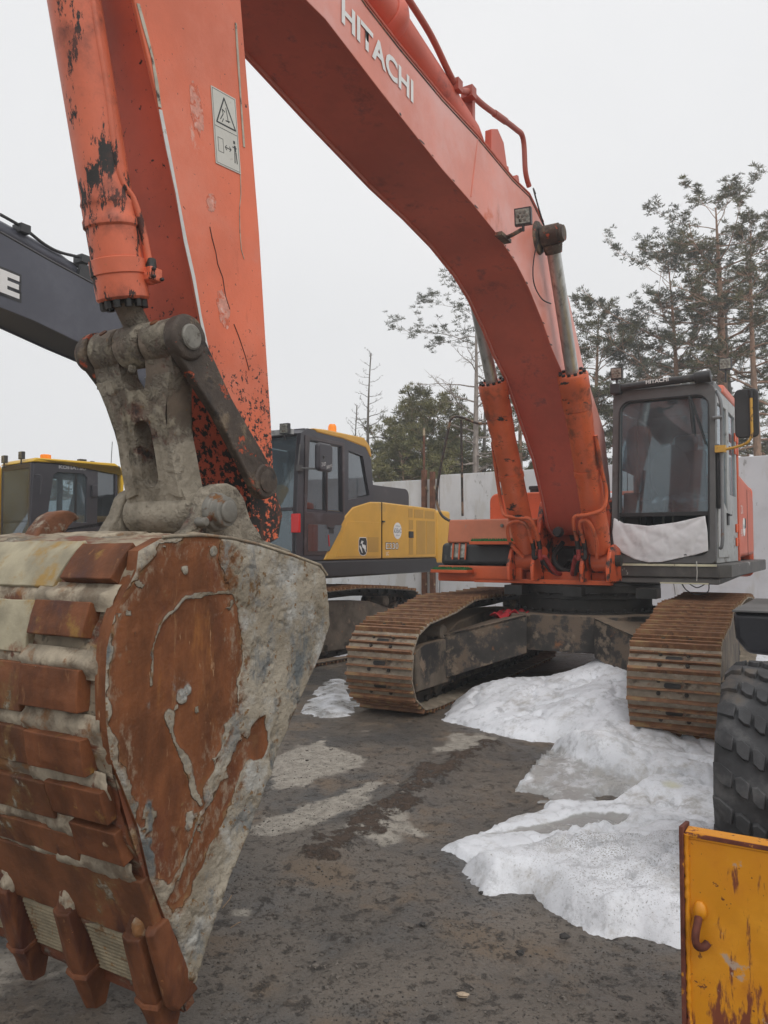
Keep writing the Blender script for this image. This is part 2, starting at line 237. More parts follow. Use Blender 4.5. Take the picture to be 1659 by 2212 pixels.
# ------------------------------------------------------------ mesh helpers
def V(*a): return Vector(a)
class MB:
    def __init__(s): s.v = []; s.f = []; s.m = []
    def add(s, vs, fs, m=0):
        o = len(s.v); s.v += [tuple(p) for p in vs]; s.f += [tuple(i+o for i in f) for f in fs]; s.m += [m]*len(fs); return s
    def hexa(s, p, m=0):
        return s.add(p, [(0, 3, 2, 1), (4, 5, 6, 7), (0, 1, 5, 4), (1, 2, 6, 5), (2, 3, 7, 6), (3, 0, 4, 7)], m)
    def box(s, a, b, m=0):
        x0, y0, z0 = [min(a[i], b[i]) for i in range(3)]; x1, y1, z1 = [max(a[i], b[i]) for i in range(3)]
        return s.hexa([(x0, y0, z0), (x1, y0, z0), (x1, y1, z0), (x0, y1, z0), (x0, y0, z1), (x1, y0, z1), (x1, y1, z1), (x0, y1, z1)], m)
    def prism(s, poly, a0, a1, m=0, fn=None, holes=(), m2=None):
        """poly in (f,z) extruded along l from a0 to a1 (fn maps (p,q,a) to xyz)"""
        fn = fn or (lambda p, q, a: (p, a, q))
        loops = [list(poly)]+[list(h) for h in holes]; allp = [p for L_ in loops for p in L_]
        tris = tessellate_polygon([[Vector((p[0], p[1], 0)) for p in L_] for L_ in loops]); n = len(allp)
        vs = [fn(p[0], p[1], a0) for p in allp]+[fn(p[0], p[1], a1) for p in allp]
        fs = []
        if not holes: fs += [tuple(range(n)), tuple(range(2*n-1, n-1, -1))]
        else: fs += [tuple(t) for t in tris]+[tuple(i+n for i in reversed(t)) for t in tris]
        o = 0
        for L_ in loops:
            k = len(L_)
            for i in range(k): a, b = o+i, o+(i+1) % k; fs.append((a, b, b+n, a+n))
            o += k
        s.add(vs, fs, m)
        if m2 is not None:
            q = sum(len(L_) for L_ in loops); s.m[-q:] = [m2]*q
        return s
    def cyl(s, p0, p1, r0, r1=None, n=20, m=0, caps=True):
        return s.tube([p0, p1], [r0, r0 if r1 is None else r1], n, m, caps)
    def tube(s, pts, r, n=8, m=0, caps=True):
        pts = [Vector(p) for p in pts]; k = len(pts)
        if not isinstance(r, (list, tuple)): r = [r]*k
        vs = []; up = None
        for i, p in enumerate(pts):
            d = (pts[min(i+1, k-1)]-pts[max(i-1, 0)])
            if d.length < 1e-9: d = Vector((0, 0, 1))
            d.normalize()
            if up is None:
                a = Vector((0, 0, 1)) if abs(d.z) < .9 else Vector((1, 0, 0)); up = d.cross(a).normalized()
            up = (up-d*up.dot(d)).normalized(); q = d.cross(up)
            for j in range(n):
                t = 2*pi*j/n; vs.append(p+(up*cos(t)+q*sin(t))*r[i])
        fs = [(i*n+j, i*n+(j+1) % n, (i+1)*n+(j+1) % n, (i+1)*n+j) for i in range(k-1) for j in range(n)]
        if caps: fs += [tuple(range(n-1, -1, -1)), tuple((k-1)*n+j for j in range(n))]
        return s.add(vs, fs, m)
    def lathe(s, p, d, prof, n=24, m=0):
        """prof: (t along d, radius)"""
        d = Vector(d).normalized(); p = Vector(p)
        return s.tube([p+d*t+d*1e-6*i for i, (t, r) in enumerate(prof)], [r for t, r in prof], n, m) if False else s._lathe(p, d, prof, n, m)
    def _lathe(s, p, d, prof, n, m):
        a = Vector((0, 0, 1)) if abs(d.z) < .9 else Vector((1, 0, 0)); u = d.cross(a).normalized(); q = d.cross(u); vs = []
        for t, r in prof:
            for j in range(n): an = 2*pi*j/n; vs.append(p+d*t+(u*cos(an)+q*sin(an))*r)
        k = len(prof); fs = [(i*n+j, i*n+(j+1) % n, (i+1)*n+(j+1) % n, (i+1)*n+j) for i in range(k-1) for j in range(n)]
        fs += [tuple(range(n-1, -1, -1)), tuple((k-1)*n+j for j in range(n))]
        return s.add(vs, fs, m)
    def ball(s, c, r, n=8, m=0, sc=(1, 1, 1)):
        prof = [(-cos(pi*i/n), max(sin(pi*i/n), .02)) for i in range(n+1)]
        o = len(s.v); s._lathe(Vector((0, 0, 0)), Vector((0, 0, 1)), prof, n*2, m)
        s.v[o:] = [(c[0]+v[0]*r*sc[0], c[1]+v[1]*r*sc[1], c[2]+v[2]*r*sc[2]) for v in s.v[o:]]; return s
    def build(s, name, mats, parent=None, bevel=0, smooth=35, fix=True, seg=2):
        me = bpy.data.meshes.new(name); me.from_pydata(s.v, [], s.f)
        if not isinstance(mats, (list, tuple)): mats = [mats]
        for q in mats: me.materials.append(q)
        me.polygons.foreach_set('material_index', s.m)
        if fix:
            bm = bmesh.new(); bm.from_mesh(me); bmesh.ops.recalc_face_normals(bm, faces=bm.faces); bm.to_mesh(me); bm.free()
        me.update()
        if smooth:
            me.polygons.foreach_set('use_smooth', [True]*len(me.polygons)); me.set_sharp_from_angle(angle=radians(smooth))
        o = bpy.data.objects.new(name, me); COL.objects.link(o)
        if parent: o.parent = parent
        if bevel:
            b = o.modifiers.new('bevel', 'BEVEL'); b.width = bevel; b.segments = seg; b.limit_method = 'ANGLE'; b.angle_limit = radians(40)
        return o
def tag(o, label=None, cat=None, group=None, kind=None):
    if label: o['label'] = label
    if cat: o['category'] = cat
    if group: o['group'] = group
    if kind: o['kind'] = kind
    return o
def empty(name, loc=(0, 0, 0), rz=0):
    o = bpy.data.objects.new(name, None); COL.objects.link(o); o.location = loc; o.rotation_euler = (0, 0, rz); o.empty_display_size = .3; return o
def smoothpts(P, k=6, closed=False):
    """Catmull-Rom through the points"""
    P = [Vector(p) for p in P]; n = len(P); out = []
    rng = range(n) if closed else range(n-1)
    for i in rng:
        g = (lambda j: P[j % n]) if closed else (lambda j: P[max(0, min(n-1, j))])
        a, b, c, d = g(i-1), g(i), g(i+1), g(i+2)
        for t in range(k):
            t /= k; out.append(.5*((2*b)+(c-a)*t+(2*a-5*b+4*c-d)*t*t+(3*b-a-3*c+d)*t**3))
    if not closed: out.append(P[-1])
    return out
def rrect(x0, y0, x1, y1, r, k=4):
    if not isinstance(r, (list, tuple)): r = [r]*4
    o = []
    for (cx, cy, a, q) in ((x1-r[0], y1-r[0], 0, r[0]), (x0+r[1], y1-r[1], pi/2, r[1]), (x0+r[2], y0+r[2], pi, r[2]), (x1-r[3], y0+r[3], 1.5*pi, r[3])):
        for i in range(k+1): t = a+pi/2*i/k; o.append((cx+q*cos(t), cy+q*sin(t)))
    return o
def offpoly(P, d):
    n = len(P); out = []; A = sum(P[i][0]*P[(i+1) % n][1]-P[(i+1) % n][0]*P[i][1] for i in range(n)); sg = 1 if A > 0 else -1
    for i in range(n):
        a, b, c = Vector(P[i-1][:2]), Vector(P[i][:2]), Vector(P[(i+1) % n][:2])
        e1 = (b-a).normalized(); e2 = (c-b).normalized(); n1 = Vector((e1.y, -e1.x))*sg; n2 = Vector((e2.y, -e2.x))*sg
        m = (n1+n2); m = m/max(m.length_squared*.5, .3)
        out.append((b.x+m.x*d, b.y+m.y*d))
    return out
def muddy(o, amp=.012, sc=9, sub=2):
    """give a caked, uneven skin"""
    s_ = o.modifiers.new('sub', 'SUBSURF'); s_.subdivision_type = 'SIMPLE'; s_.levels = s_.render_levels = sub
    tx = bpy.data.textures.get('lumps%g' % sc) or bpy.data.textures.new('lumps%g' % sc, 'CLOUDS'); tx.noise_scale = 1/sc; tx.noise_depth = 4
    d_ = o.modifiers.new('disp', 'DISPLACE'); d_.texture = tx; d_.strength = amp*2; d_.mid_level = .5; d_.texture_coords = 'LOCAL'; return o
# ---- numpy noise and polygon tools
_T = RNG.random((256, 256))
def vnoise(x, y):
    xi = np.floor(x).astype(int); yi = np.floor(y).astype(int); fx = x-xi; fy = y-yi; fx = fx*fx*(3-2*fx); fy = fy*fy*(3-2*fy)
    g = lambda a, b: _T[a % 256, b % 256]
    return (g(xi, yi)*(1-fx)+g(xi+1, yi)*fx)*(1-fy)+(g(xi, yi+1)*(1-fx)+g(xi+1, yi+1)*fx)*fy
def fbm(x, y, sc=1, oct=5, g=.5):
    s = 0; a = 1; t = 0
    for i in range(oct): s = s+a*vnoise(x*sc+17.3*i, y*sc+9.1*i); t += a; a *= g; sc *= 2.03
    return s/t
def inpoly(X, Y, P):
    r = np.zeros(X.shape, bool); n = len(P)
    for i in range(n):
        x0, y0 = P[i][:2]; x1, y1 = P[(i+1) % n][:2]
        if y0 == y1: continue
        c = ((Y > min(y0, y1)) & (Y <= max(y0, y1))); xx = x0+(Y-y0)*(x1-x0)/(y1-y0); r ^= (c & (X < xx))
    return r
def pdist(X, Y, P, closed=True):
    d = np.full(X.shape, 1e9); n = len(P); bx = np.zeros(X.shape); by = np.zeros(X.shape)
    for i in range(n if closed else n-1):
        x0, y0 = P[i][:2]; x1, y1 = P[(i+1) % n][:2]; dx, dy = x1-x0, y1-y0; L2 = dx*dx+dy*dy+1e-12
        t = np.clip(((X-x0)*dx+(Y-y0)*dy)/L2, 0, 1); px, py = x0+t*dx, y0+t*dy; q = np.hypot(X-px, Y-py); k = q < d
        d = np.where(k, q, d); bx = np.where(k, px, bx); by = np.where(k, py, by)
    return d, bx, by
def sdf(X, Y, P):
    d, _, _ = pdist(X, Y, P); return np.where(inpoly(X, Y, P), d, -d)
def sstep(a, b, x): t = np.clip((x-a)/(b-a), 0, 1); return t*t*(3-2*t)
def npmesh(name, verts, faces, mats, parent=None, attrs=None, smooth=True):
    me = bpy.data.meshes.new(name); nv = len(verts); nf = len(faces); k = faces.shape[1]
    me.vertices.add(nv); me.vertices.foreach_set('co', np.asarray(verts, np.float32).ravel())
    me.loops.add(nf*k); me.loops.foreach_set('vertex_index', faces.astype(np.int32).ravel())
    me.polygons.add(nf); me.polygons.foreach_set('loop_start', np.arange(0, nf*k, k, dtype=np.int32)); me.polygons.foreach_set('loop_total', np.full(nf, k, np.int32))
    me.polygons.foreach_set('use_smooth', np.full(nf, smooth)); me.update(calc_edges=True)
    for q in (mats if isinstance(mats, (list, tuple)) else [mats]): me.materials.append(q)
    for a, vals in (attrs or {}).items():
        at = me.attributes.new(a, 'FLOAT', 'POINT'); at.data.foreach_set('value', np.asarray(vals, np.float32))
    o = bpy.data.objects.new(name, me); COL.objects.link(o)
    if parent: o.parent = parent
    return o
def relief(name, P, res, fn, mats, parent=None, attrs=None, flip=False, snap=True):
    """dense sheet cut to polygon P; fn(A,B)->(x,y,z) arrays; attrs: name->func(A,B)"""
    P = [tuple(p[:2]) for p in P]; xs = [p[0] for p in P]; ys = [p[1] for p in P]
    a = np.arange(min(xs)-res, max(xs)+2*res, res); b = np.arange(min(ys)-res, max(ys)+2*res, res)
    A, B = np.meshgrid(a, b, indexing='ij'); C = inpoly(A, B, P)
    keep = (C[:-1, :-1].astype(int)+C[1:, :-1]+C[:-1, 1:]+C[1:, 1:]) >= 2
    idx = np.arange(A.size).reshape(A.shape)
    F_ = np.stack([idx[:-1, :-1][keep], idx[1:, :-1][keep], idx[1:, 1:][keep], idx[:-1, 1:][keep]], 1)
    used = np.unique(F_); mp = np.full(A.size, -1); mp[used] = np.arange(len(used)); F_ = mp[F_]
    a1, b1 = A.ravel()[used], B.ravel()[used]; inside = C.ravel()[used]
    cnt = np.bincount(F_.ravel(), minlength=len(used)); bord = (cnt < 4)
    d, px, py = pdist(a1, b1, P)
    mv = (~inside) | (bord & (d < res*1.2))
    if snap: a1 = np.where(mv, px, a1); b1 = np.where(mv, py, b1)
    edge = np.where(mv, 0, d)
    x, y, z = fn(a1, b1, edge)
    at = {k: f(a1, b1) for k, f in (attrs or {}).items()}
    if flip: F_ = F_[:, ::-1]
    return npmesh(name, np.stack([x, y, z], 1), F_, mats, parent, at)
def text(name, s, parent, o, xd, yd, w_, h_, m, depth=.004, bold=0.0, shear=0):
    """lettering with lower-left corner o, running along xd, w_ wide, h_ tall"""
    c = bpy.data.curves.new(name, 'FONT'); c.body = s; c.size = 1; c.offset = bold; c.resolution_u = 3; c.shear = shear
    t = bpy.data.objects.new(name, c); COL.objects.link(t); bpy.context.view_layer.update()
    me = bpy.data.meshes.new_from_object(t); bpy.data.objects.remove(t); bpy.data.curves.remove(c)
    n = len(me.vertices); co = np.zeros(n*3); me.vertices.foreach_get('co', co); co = co.reshape(-1, 3)
    mn, mx = co.min(0), co.max(0); xd, yd, o = Vector(xd), Vector(yd), Vector(o); zd = xd.cross(yd).normalized()
    X = (co[:, 0]-mn[0])/(mx[0]-mn[0])*w_; Y = (co[:, 1]-mn[1])/(mx[1]-mn[1])*h_
    out = np.outer(X, xd)+np.outer(Y, yd)+np.array(o)+np.array(zd)*depth
    me.vertices.foreach_set('co', out.ravel()); me.materials.clear(); me.materials.append(m); me.name = name
    ob = bpy.data.objects.new(name, me); COL.objects.link(ob); ob.parent = parent; me.update(); return ob
class Fr:
    """frame of a machine: f forward, l to its left, z up; l()/f() measure a point of the picture on a plane of the machine"""
    def __init__(s, phi, C0, S0):
        s.phi = radians(phi); s.n = (cos(s.phi), -sin(s.phi)); s.h = (-sin(s.phi), -cos(s.phi)); s.C0, s.S0 = C0, S0
        s.O = (C0*s.n[0]+S0*s.h[0], C0*s.n[1]+S0*s.h[1])
    def ray(s, u, v):
        a = (u-CXP)/FPX; b = (CYP-v)/FPX; return (a, cos(PITCH)-b*sin(PITCH), sin(PITCH)+b*cos(PITCH))
    def L(s, l, pts):
        out = []
        for u, v in pts:
            r = s.ray(u, v); k = (s.C0+l)/(r[0]*s.n[0]+r[1]*s.n[1]); out.append((k*(r[0]*s.h[0]+r[1]*s.h[1])-s.S0, CAMZ+k*r[2]))
        return out
    def Fp(s, f, pts):
        out = []
        for u, v in pts:
            r = s.ray(u, v); k = (s.S0+f)/(r[0]*s.h[0]+r[1]*s.h[1]); out.append((k*(r[0]*s.n[0]+r[1]*s.n[1])-s.C0, CAMZ+k*r[2]))
        return out
    def G(s, pts, z=0):
        out = []
        for u, v in pts: r = s.ray(u, v); k = (z-CAMZ)/r[2]; out.append((k*r[0], k*r[1]))
        return out
    def empty(s, name): return empty(name, (s.O[0], s.O[1], 0), atan2(s.h[1], s.h[0]))

# ============================================================ tracks (shared by the excavators)
def resample(P, n):
    P = np.array(P+[P[0]]); seg = np.hypot(*(P[1:]-P[:-1]).T); cum = np.concatenate([[0], np.cumsum(seg)]); t = np.arange(n)/n*cum[-1]
    return np.stack([np.interp(t, cum, P[:, 0]), np.interp(t, cum, P[:, 1])], 1), cum[-1]
def track_path(xf, xr, rf, rr, zt, tops):
    P = [(xr+.15, .035), (xf-.25, .035)]
    for i in range(0, 13): a = -pi/2+pi*i/12; P.append((xf+rf*cos(a), rf+.05+rf*sin(a)))
    P += tops
    for i in range(0, 13): a = pi/2+pi*i/12; P.append((xr+rr*cos(a), rr+.06+rr*sin(a)))
    return P
_shoe = {}
def shoe_proto(wd, pitch, mats, key):
    if key in _shoe: return _shoe[key]
    b = MB(); hw = wd/2; e = pitch*.485
    b.prism([(-e, -.016), (e, -.016), (e, -.002), (-e, -.002)], -hw, hw, 0)
    for x, h_, t in ((-e+.014, .040, .017), (-e+pitch*.42, .028, .011), (-e+pitch*.74, .028, .011)):
        b.prism([(x-t, -.003), (x+t, -.003), (x+t*.7, h_), (x-t*.7, h_)], -hw+.004, hw-.004, 1)
    for y in (-.105, .105):
        for x in (-.045, .052): b.cyl((x, y, -.004), (x, y, .014), .017, n=6, m=2)
        b.prism([(-e-.02, -.085), (e+.02, -.085), (e-.02, -.014), (-e+.02, -.014)], y-.022, y+.022, 3)
    b.prism(rrect(-.02, -.065, .02, .065, .019), .0015, .004, 3, fn=lambda p, q, a: (p+.018, q, a-.0035))
    b.cyl((-e, -.16, -.05), (-e, .16, -.05), .03, n=8, m=3)
    me = b.build('track_shoe', mats, None, smooth=30); data = me.data; bpy.data.objects.remove(me)
    _shoe[key] = data; return data
def make_track(parent, loc, rz, path, wd, npl, mats, key, shoemax=None):
    pts, per = resample(path, npl)
    b = MB(); n = len(pts)
    c = pts.mean(0)
    inner = []
    for i in range(n):
        t = pts[(i+1) % n]-pts[i-1]; t /= np.hypot(*t); nn = np.array([t[1], -t[0]]); inner.append(pts[i]-nn*.06)
    for y in (-.10, .10):
        vs = [(p[0], y-.03, p[1]) for p in inner]+[(p[0], y+.03, p[1]) for p in inner]
        inn2 = [pts[i]+(inner[i]-pts[i])*2.1 for i in range(n)]
        vs += [(p[0], y-.03, p[1]) for p in inn2]+[(p[0], y+.03, p[1]) for p in inn2]
        fs = []
        for i in range(n):
            j = (i+1) % n; fs += [(i, j, n+j, n+i), (2*n+i, 2*n+j, 3*n+j, 3*n+i), (i, j, 2*n+j, 2*n+i), (n+i, n+j, 3*n+j, 3*n+i)]
        b.add(vs, fs)
    tr = b.build('track', M_dark, parent, smooth=0); tr.location = loc; tr.rotation_euler = (0, 0, rz)
    data = shoe_proto(wd, per/npl, mats, key)
    for i in range(n):
        t = pts[(i+1) % n]-pts[i]; L_ = np.hypot(*t); mid = (pts[i]+pts[(i+1) % n])/2; a = atan2(t[1], t[0])
        o = bpy.data.objects.new('track_shoe', data); COL.objects.link(o); o.parent = tr
        jit = random.uniform(-.006, .006)
        tx = Vector((cos(a), 0, sin(a))); nz = Vector((sin(a), 0, -cos(a))); ty = nz.cross(tx)
        R = Matrix((tx, ty, nz)).transposed().to_4x4(); o.matrix_local = Matrix.Translation((mid[0], jit, mid[1])) @ R
    return tr
def place(o, loc, rz): o.location = loc; o.rotation_euler = (0, 0, rz); return o
def undercarriage(parent, rz, gauge, xf, xr, rf, rr, tops, wd, key, mats, gap=.0):
    ca, sa = cos(rz), sin(rz)
    for sd in (-1, 1):
        y = sd*gauge/2; loc = (-sa*y, ca*y, 0); path = track_path(xf, xr, rf, rr, 0, tops)
        make_track(parent, loc, rz, path, wd, 48, mats, key)
        b = MB()   # side frame
        b.prism([(xf-.62, .16), (xf-.55, .62), (xf-1.1, .80), (0, .86), (xr+.9, .80), (xr+.35, .66), (xr+.45, .2), (xr+.9, .14)], -.2, .2)
        b.prism([(xf-.75, .2), (xf+.08, .22), (xf+.12, .60), (xf-.1, .66), (xf-.75, .66)], -.25, -.17)
        b.prism([(xf-.75, .2), (xf+.08, .22), (xf+.12, .60), (xf-.1, .66), (xf-.75, .66)], .17, .25)
        b.prism([(xf-1.3, .25), (0, .25), (0, .32), (xf-1.3, .32)], -.26, .26)
        fo = place(b.build('track_frame', M_frame, parent, bevel=.015), loc, rz)
        q = MB().lathe((xf, -.13, rf+.05), (0, 1, 0), [(0, rf-.12), (.07, rf-.1), (.08, rf-.2), (.18, rf-.2), (.19, rf-.1), (.26, rf-.12)], 32)
        place(q.build('idler_wheel', M_frame, parent, smooth=40), loc, rz)
        q = MB()
        q.lathe((xr, -.1, rr+.06), (0, 1, 0), [(0, rr-.2), (.2, rr-.2)], 24)
        for k in range(16):
            a = 2*pi*k/16; c_, s_ = cos(a), sin(a); r0, r1 = rr-.22, rr-.09
            q.prism([(xr+c_*r0-s_*.05, rr+.06+s_*r0+c_*.05), (xr+c_*r0+s_*.05, rr+.06+s_*r0-c_*.05), (xr+c_*r1+s_*.02, rr+.06+s_*r1-c_*.02), (xr+c_*r1-s_*.02, rr+.06+s_*r1+c_*.02)], -.04, .04)
        place(q.build('sprocket', M_frame, parent, smooth=30), loc, rz)
        k = 8
        for i in range(k):
            x = xr+.55+(xf-xr-1.15)*i/(k-1)
            q = MB().lathe((x, -.2, .2), (0, 1, 0), [(0, .05), (.03, .11), (.12, .11), (.14, .085), (.26, .085), (.28, .11), (.37, .11), (.4, .05)], 16)
            place(q.build('track_roller', M_dark, parent, smooth=40), loc, rz)
        for x, z in ((tops[0][0], tops[0][1]-.2), (tops[-1][0], tops[-1][1]-.2)):
            q = MB().lathe((x, -.22, z), (0, 1, 0), [(0, .06), (.02, .08), (.44, .08), (.46, .06)], 14)
            q.box((x-.07, -.06, z-.3), (x+.07, .06, z))
            place(q.build('carrier_roller', M_frame, parent, smooth=40), loc, rz)
TRACKMATS = [M_shoe, M_grouser, M_dark, M_oil]

# ============================================================ THE ORANGE EXCAVATOR
FH = Fr(31, -2.72, -9.0)
H = FH.empty('excavator')
tag(H, 'large orange excavator with a chipped arm, rusty bucket and grey cab with a white tarp', 'excavator')
# --- undercarriage
UR = radians(3)
undercarriage(H, UR, 2.62, 2.16, -2.1, .415, .45, [(1.55, .93), (.95, 1.04), (0, 1.02), (-.9, 1.04), (-1.6, 1.0)], .70, 'h', TRACKMATS)
b = MB()   # X-shaped car body with arched legs
b.prism([(.95, -.55), (.95, .55), (.55, .85), (-.55, .85), (-.95, .55), (-.95, -.55), (-.55, -.85), (.55, -.85)], .52, .90, fn=lambda p, q, a: (p, q, a))
for sx in (1, -1):
    for sy in (1, -1):
        A_ = [(sx*.35, sy*.62), (sx*1.05, sy*.35), (sx*1.62, sy*1.16), (sx*.82, sy*1.16)]
        zt = [.88, .88, .66, .66]; zb = [.50, .50, .22, .22]
        b.hexa([(A_[i][0], A_[i][1], zb[i]) for i in range(4)]+[(A_[i][0], A_[i][1], zt[i]) for i in range(4)])
        b.hexa([(A_[i][0], A_[i][1], zt[i]) for i in range(4)]+[(A_[i][0]+(.03*sx if i in (1, 2) else 0), A_[i][1], zt[i]+.02) for i in range(4)])
M_carb = mat('dark_muddy_car_body', (.045, .04, .036), .75, var=.4, vs=4, bump=.6, bs=22, layers=[((.15, .11, .08), 4, .50, .60, .9, dict(rbump=.8)), ((.22, .10, .05), 6, .62, .7, .9), ((.22, .17, .125), 5, .56, .66, .95, dict(grad=(.3, .55, .10), rbump=.8))], dust_or_veil=((.20, .15, .105), .7))
place(b.build('car_body', M_carb, H, bevel=.02), (0, 0, 0), UR)
b = MB()
b.lathe((0, 0, .86), (0, 0, 1), [(0, .80), (.06, .80), (.065, .74), (.2, .74), (.205, .79), (.26, .79), (.265, .83), (.34, .83), (.345, .8), (.37, .8)], 56)
for k in range(36):
    a = 2*pi*k/36; b.cyl((cos(a)*.765, sin(a)*.765, .92), (cos(a)*.765, sin(a)*.765, .95), .017, n=6); b.cyl((cos(a)*.81, sin(a)*.81, 1.10), (cos(a)*.81, sin(a)*.81, 1.14), .014, n=6)
for a in (.15, -.5, .9): b.box((.72+.0, a-.1, 1.10), (.93, a+.1, 1.2))
b.build('slew_ring', M_oil, H, smooth=30)
b = MB(); b.prism([(.86, .95), (.97, 1.15), (.6, 1.5), (.1, 1.2), (-.1, .75), (.4, .9)], 0, .01)
# --- revolving deck
b = MB()
b.prism([(.78, -1.0), (.78, .5), (-3.2, .5), (-3.2, -1.0)], 1.225, 1.25, fn=lambda p, q, a: (p, q, a))
b.prism([(.80, -1.02), (.80, .52), (.70, .52), (.70, -1.02)], 1.215, 1.262, fn=lambda p, q, a: (p, q, a))
b.box((.60, -.52, 1.25), (.66, .42, 1.34)); 
b.build('deck', M_org, H, bevel=.004)
b = MB()   # boom foot brackets, cylinder brackets
for l0, l1 in ((-.42, -.36), (.36, .42)): b.prism([(.55, 1.25), (.5, 1.7), (.30, 2.12), (.05, 2.2), (-.15, 2.05), (-1.0, 1.3), (-1.0, 1.25)], l0, l1)
for lc in (-.40, .40):
    for o_ in (-.155, .115): 
        b.prism([(.35, 1.25), (.98, 1.25), (.99, 1.42), (.88, 1.60), (.72, 1.64), (.55, 1.6), (.38, 1.45)], lc+o_, lc+o_+.04)
b.build('boom_bracket', M_orgdirty, H, bevel=.01)
b = MB(); b.box((-.9, -.36, 1.26), (-.85, .36, 1.9)); b.box((-.85, -.36, 1.252), (.58, .36, 1.262))
b.prism([(-.2, 1.26), (.12, 1.26), (.1, 1.6), (-.1, 1.7)], -.28, .30); b.box((-.25, -.3, 1.7), (-.15, .3, 1.78)); b.build('swing_motor', M_oil, H, bevel=.01)
b = MB(); b.box((-.82, -.35, 1.95), (.1, -.30, 2.1)); b.prism([(.02, 1.5), (.06, 1.5), (.03, 1.95), (-.03, 1.95)], -.35, .35, holes=()); 
b.prism(rrect(-.35, 1.28, .36, 1.97, .1), .0, .03, fn=lambda p, q, a: (.06+a-.15*(q-1.28), p, q), holes=[rrect(-.2, 1.31, .24, 1.70, .08)])
b.build('bulkhead', M_orgdirty, H, bevel=.006)
for k, (p, r_) in enumerate([([(.15, -.2, 1.66), (.4, -.22, 1.5), (.5, -.1, 1.36), (.3, .05, 1.33)], .028), ([(.1, -.05, 1.58), (.35, .02, 1.5), (.3, .16, 1.4), (.45, .25, 1.34)], .022),
        ([(.2, -.15, 1.4), (.45, 0, 1.46), (.4, .12, 1.36), (.3, .3, 1.4)], .022), ([(.1, .1, 1.55), (.42, .1, 1.42), (.5, .0, 1.33)], .02)]):
    MB().tube(smoothpts(p), r_, 10).build('hose', M_oil, H)
b = MB().lathe((.42, -.15, 1.78), (1, .1, 0), [(0, .055), (.03, .06), (.09, .05), (.12, .045)], 18); b.build('horn', M_blk, H, smooth=30)
# left front body: toolbox, black band, lower box, steps
P_ = [(.78, -1.50), (.78, -.46), (-.25, -.46), (-.25, -1.50)]
b = MB(); b.prism([(.78, 1.24), (.80, 1.40), (-.4, 1.40), (-.4, 1.24)], -1.48, -.45); b.prism(rrect(.62, 1.22, .8, 1.4, .02), -1.48, -.45)
b.build('lower_box', M_org, H, bevel=.03, seg=3)
b = MB(); b.prism([(.76, 1.403), (.72, 1.66), (-.4, 1.66), (-.4, 1.403)], -1.47, -.455); b.build('bumper_band', M_blk, H, bevel=.05, seg=3)
b = MB(); b.prism([(.72, 1.66), (.66, 1.93), (-.3, 1.95), (-.3, 1.66)], -1.40, -.43); b.build('tool_box', M_orgdirty if 0 else mat('faded_orange', (.60, .19, .095), .5, var=.1, vs=3, layers=[((.35, .33, .28), 4, .64, .7, .7)]), H, bevel=.02, seg=3)
b = MB(); b.prism(rrect(-.79-.06, 1.77, -.79+.11, 1.87, .01), .0, .006, fn=lambda p, q, a: (.705-.22*(q-1.66)+a, p, q), holes=[rrect(-.84, 1.775, -.69, 1.80, .005)]); b.cyl((.69, -.72, 1.852), (.705, -.72, 1.852), .02, n=12, m=1)
b.build('latch', [M_org, M_pin], H)
b = MB(); b.prism(rrect(-1.34, 1.49, -1.14, 1.64, .02), 0, .012, fn=lambda p, q, a: (.745-.15*(q-1.5)+a, p, q)); b.build('headlight', M_lens, H, bevel=.003)
b = MB()
for l in (-1.30, -1.22, -1.14): b.prism([(l-.008, 1.47), (l+.008, 1.47), (l+.008, 1.655), (l-.008, 1.655)], 0, .012, fn=lambda p, q, a: (.768-.15*(q-1.5)+a, p, q))
b.build('headlight_guard', M_org, H)
def turf(l0, l1, f0, f1, z):
    b = MB(); b.box((f0, l0, z-.035), (f1, l1, z)); b.build('step', M_org, H, bevel=.004)
    b = MB(); b.box((f0+.01, l0+.02, z+.001), (f1-.005, l1-.02, z+.018))
    for i in range(500):
        x, y = random.uniform(f0+.01, f1), random.uniform(l0+.02, l1-.02); a = random.uniform(0, 6.28); dx, dy = cos(a)*.004, sin(a)*.004
        tx, ty = random.gauss(0, .008), random.gauss(0, .008); z0 = z+.012
        b.add([(x-dx, y-dy, z0), (x+dx, y+dy, z0), (x+tx, y+ty, z0+random.uniform(.012, .032))], [(0, 1, 2)])
    b.build('turf_mat', M_green, H, smooth=0, fix=False)
turf(-1.02, -.44, .70, .93, 1.675); turf(-1.48, -1.02, .78, .98, 1.355)
b = MB(); b.box((-.35, -1.40, 1.66), (-1.6, -.46, 1.96)); b.prism(rrect(-1.25, 1.9, -.47, 2.28, [.02, .1, .02, .02]), -1.9, -.18, fn=lambda p, q, a: (a, p, q)); b.build('fuel_tank', M_org, H, bevel=.02)
b = MB(); b.lathe((-.45, -.75, 2.27), (0, 0, 1), [(0, .06), (.06, .06), (.062, .075), (.1, .075), (.105, .06)], 20); b.build('filler_cap', M_blk, H)
b = MB(); b.box((-1.9, -1.45, 1.25), (-3.0, -.5, 2.28)); b.box((-1.55, -1.45, 1.25), (-1.95, -.5, 1.9)); b.build('pump_cover', M_body, H, bevel=.03)
b = MB(); b.prism([(-.45, -.43), (-2.9, -.43), (-2.9, .45), (-.9, .45)], 1.26, 2.0, fn=lambda p, q, a: (p, q, a)); b.build('engine_cover', M_body, H, bevel=.03)
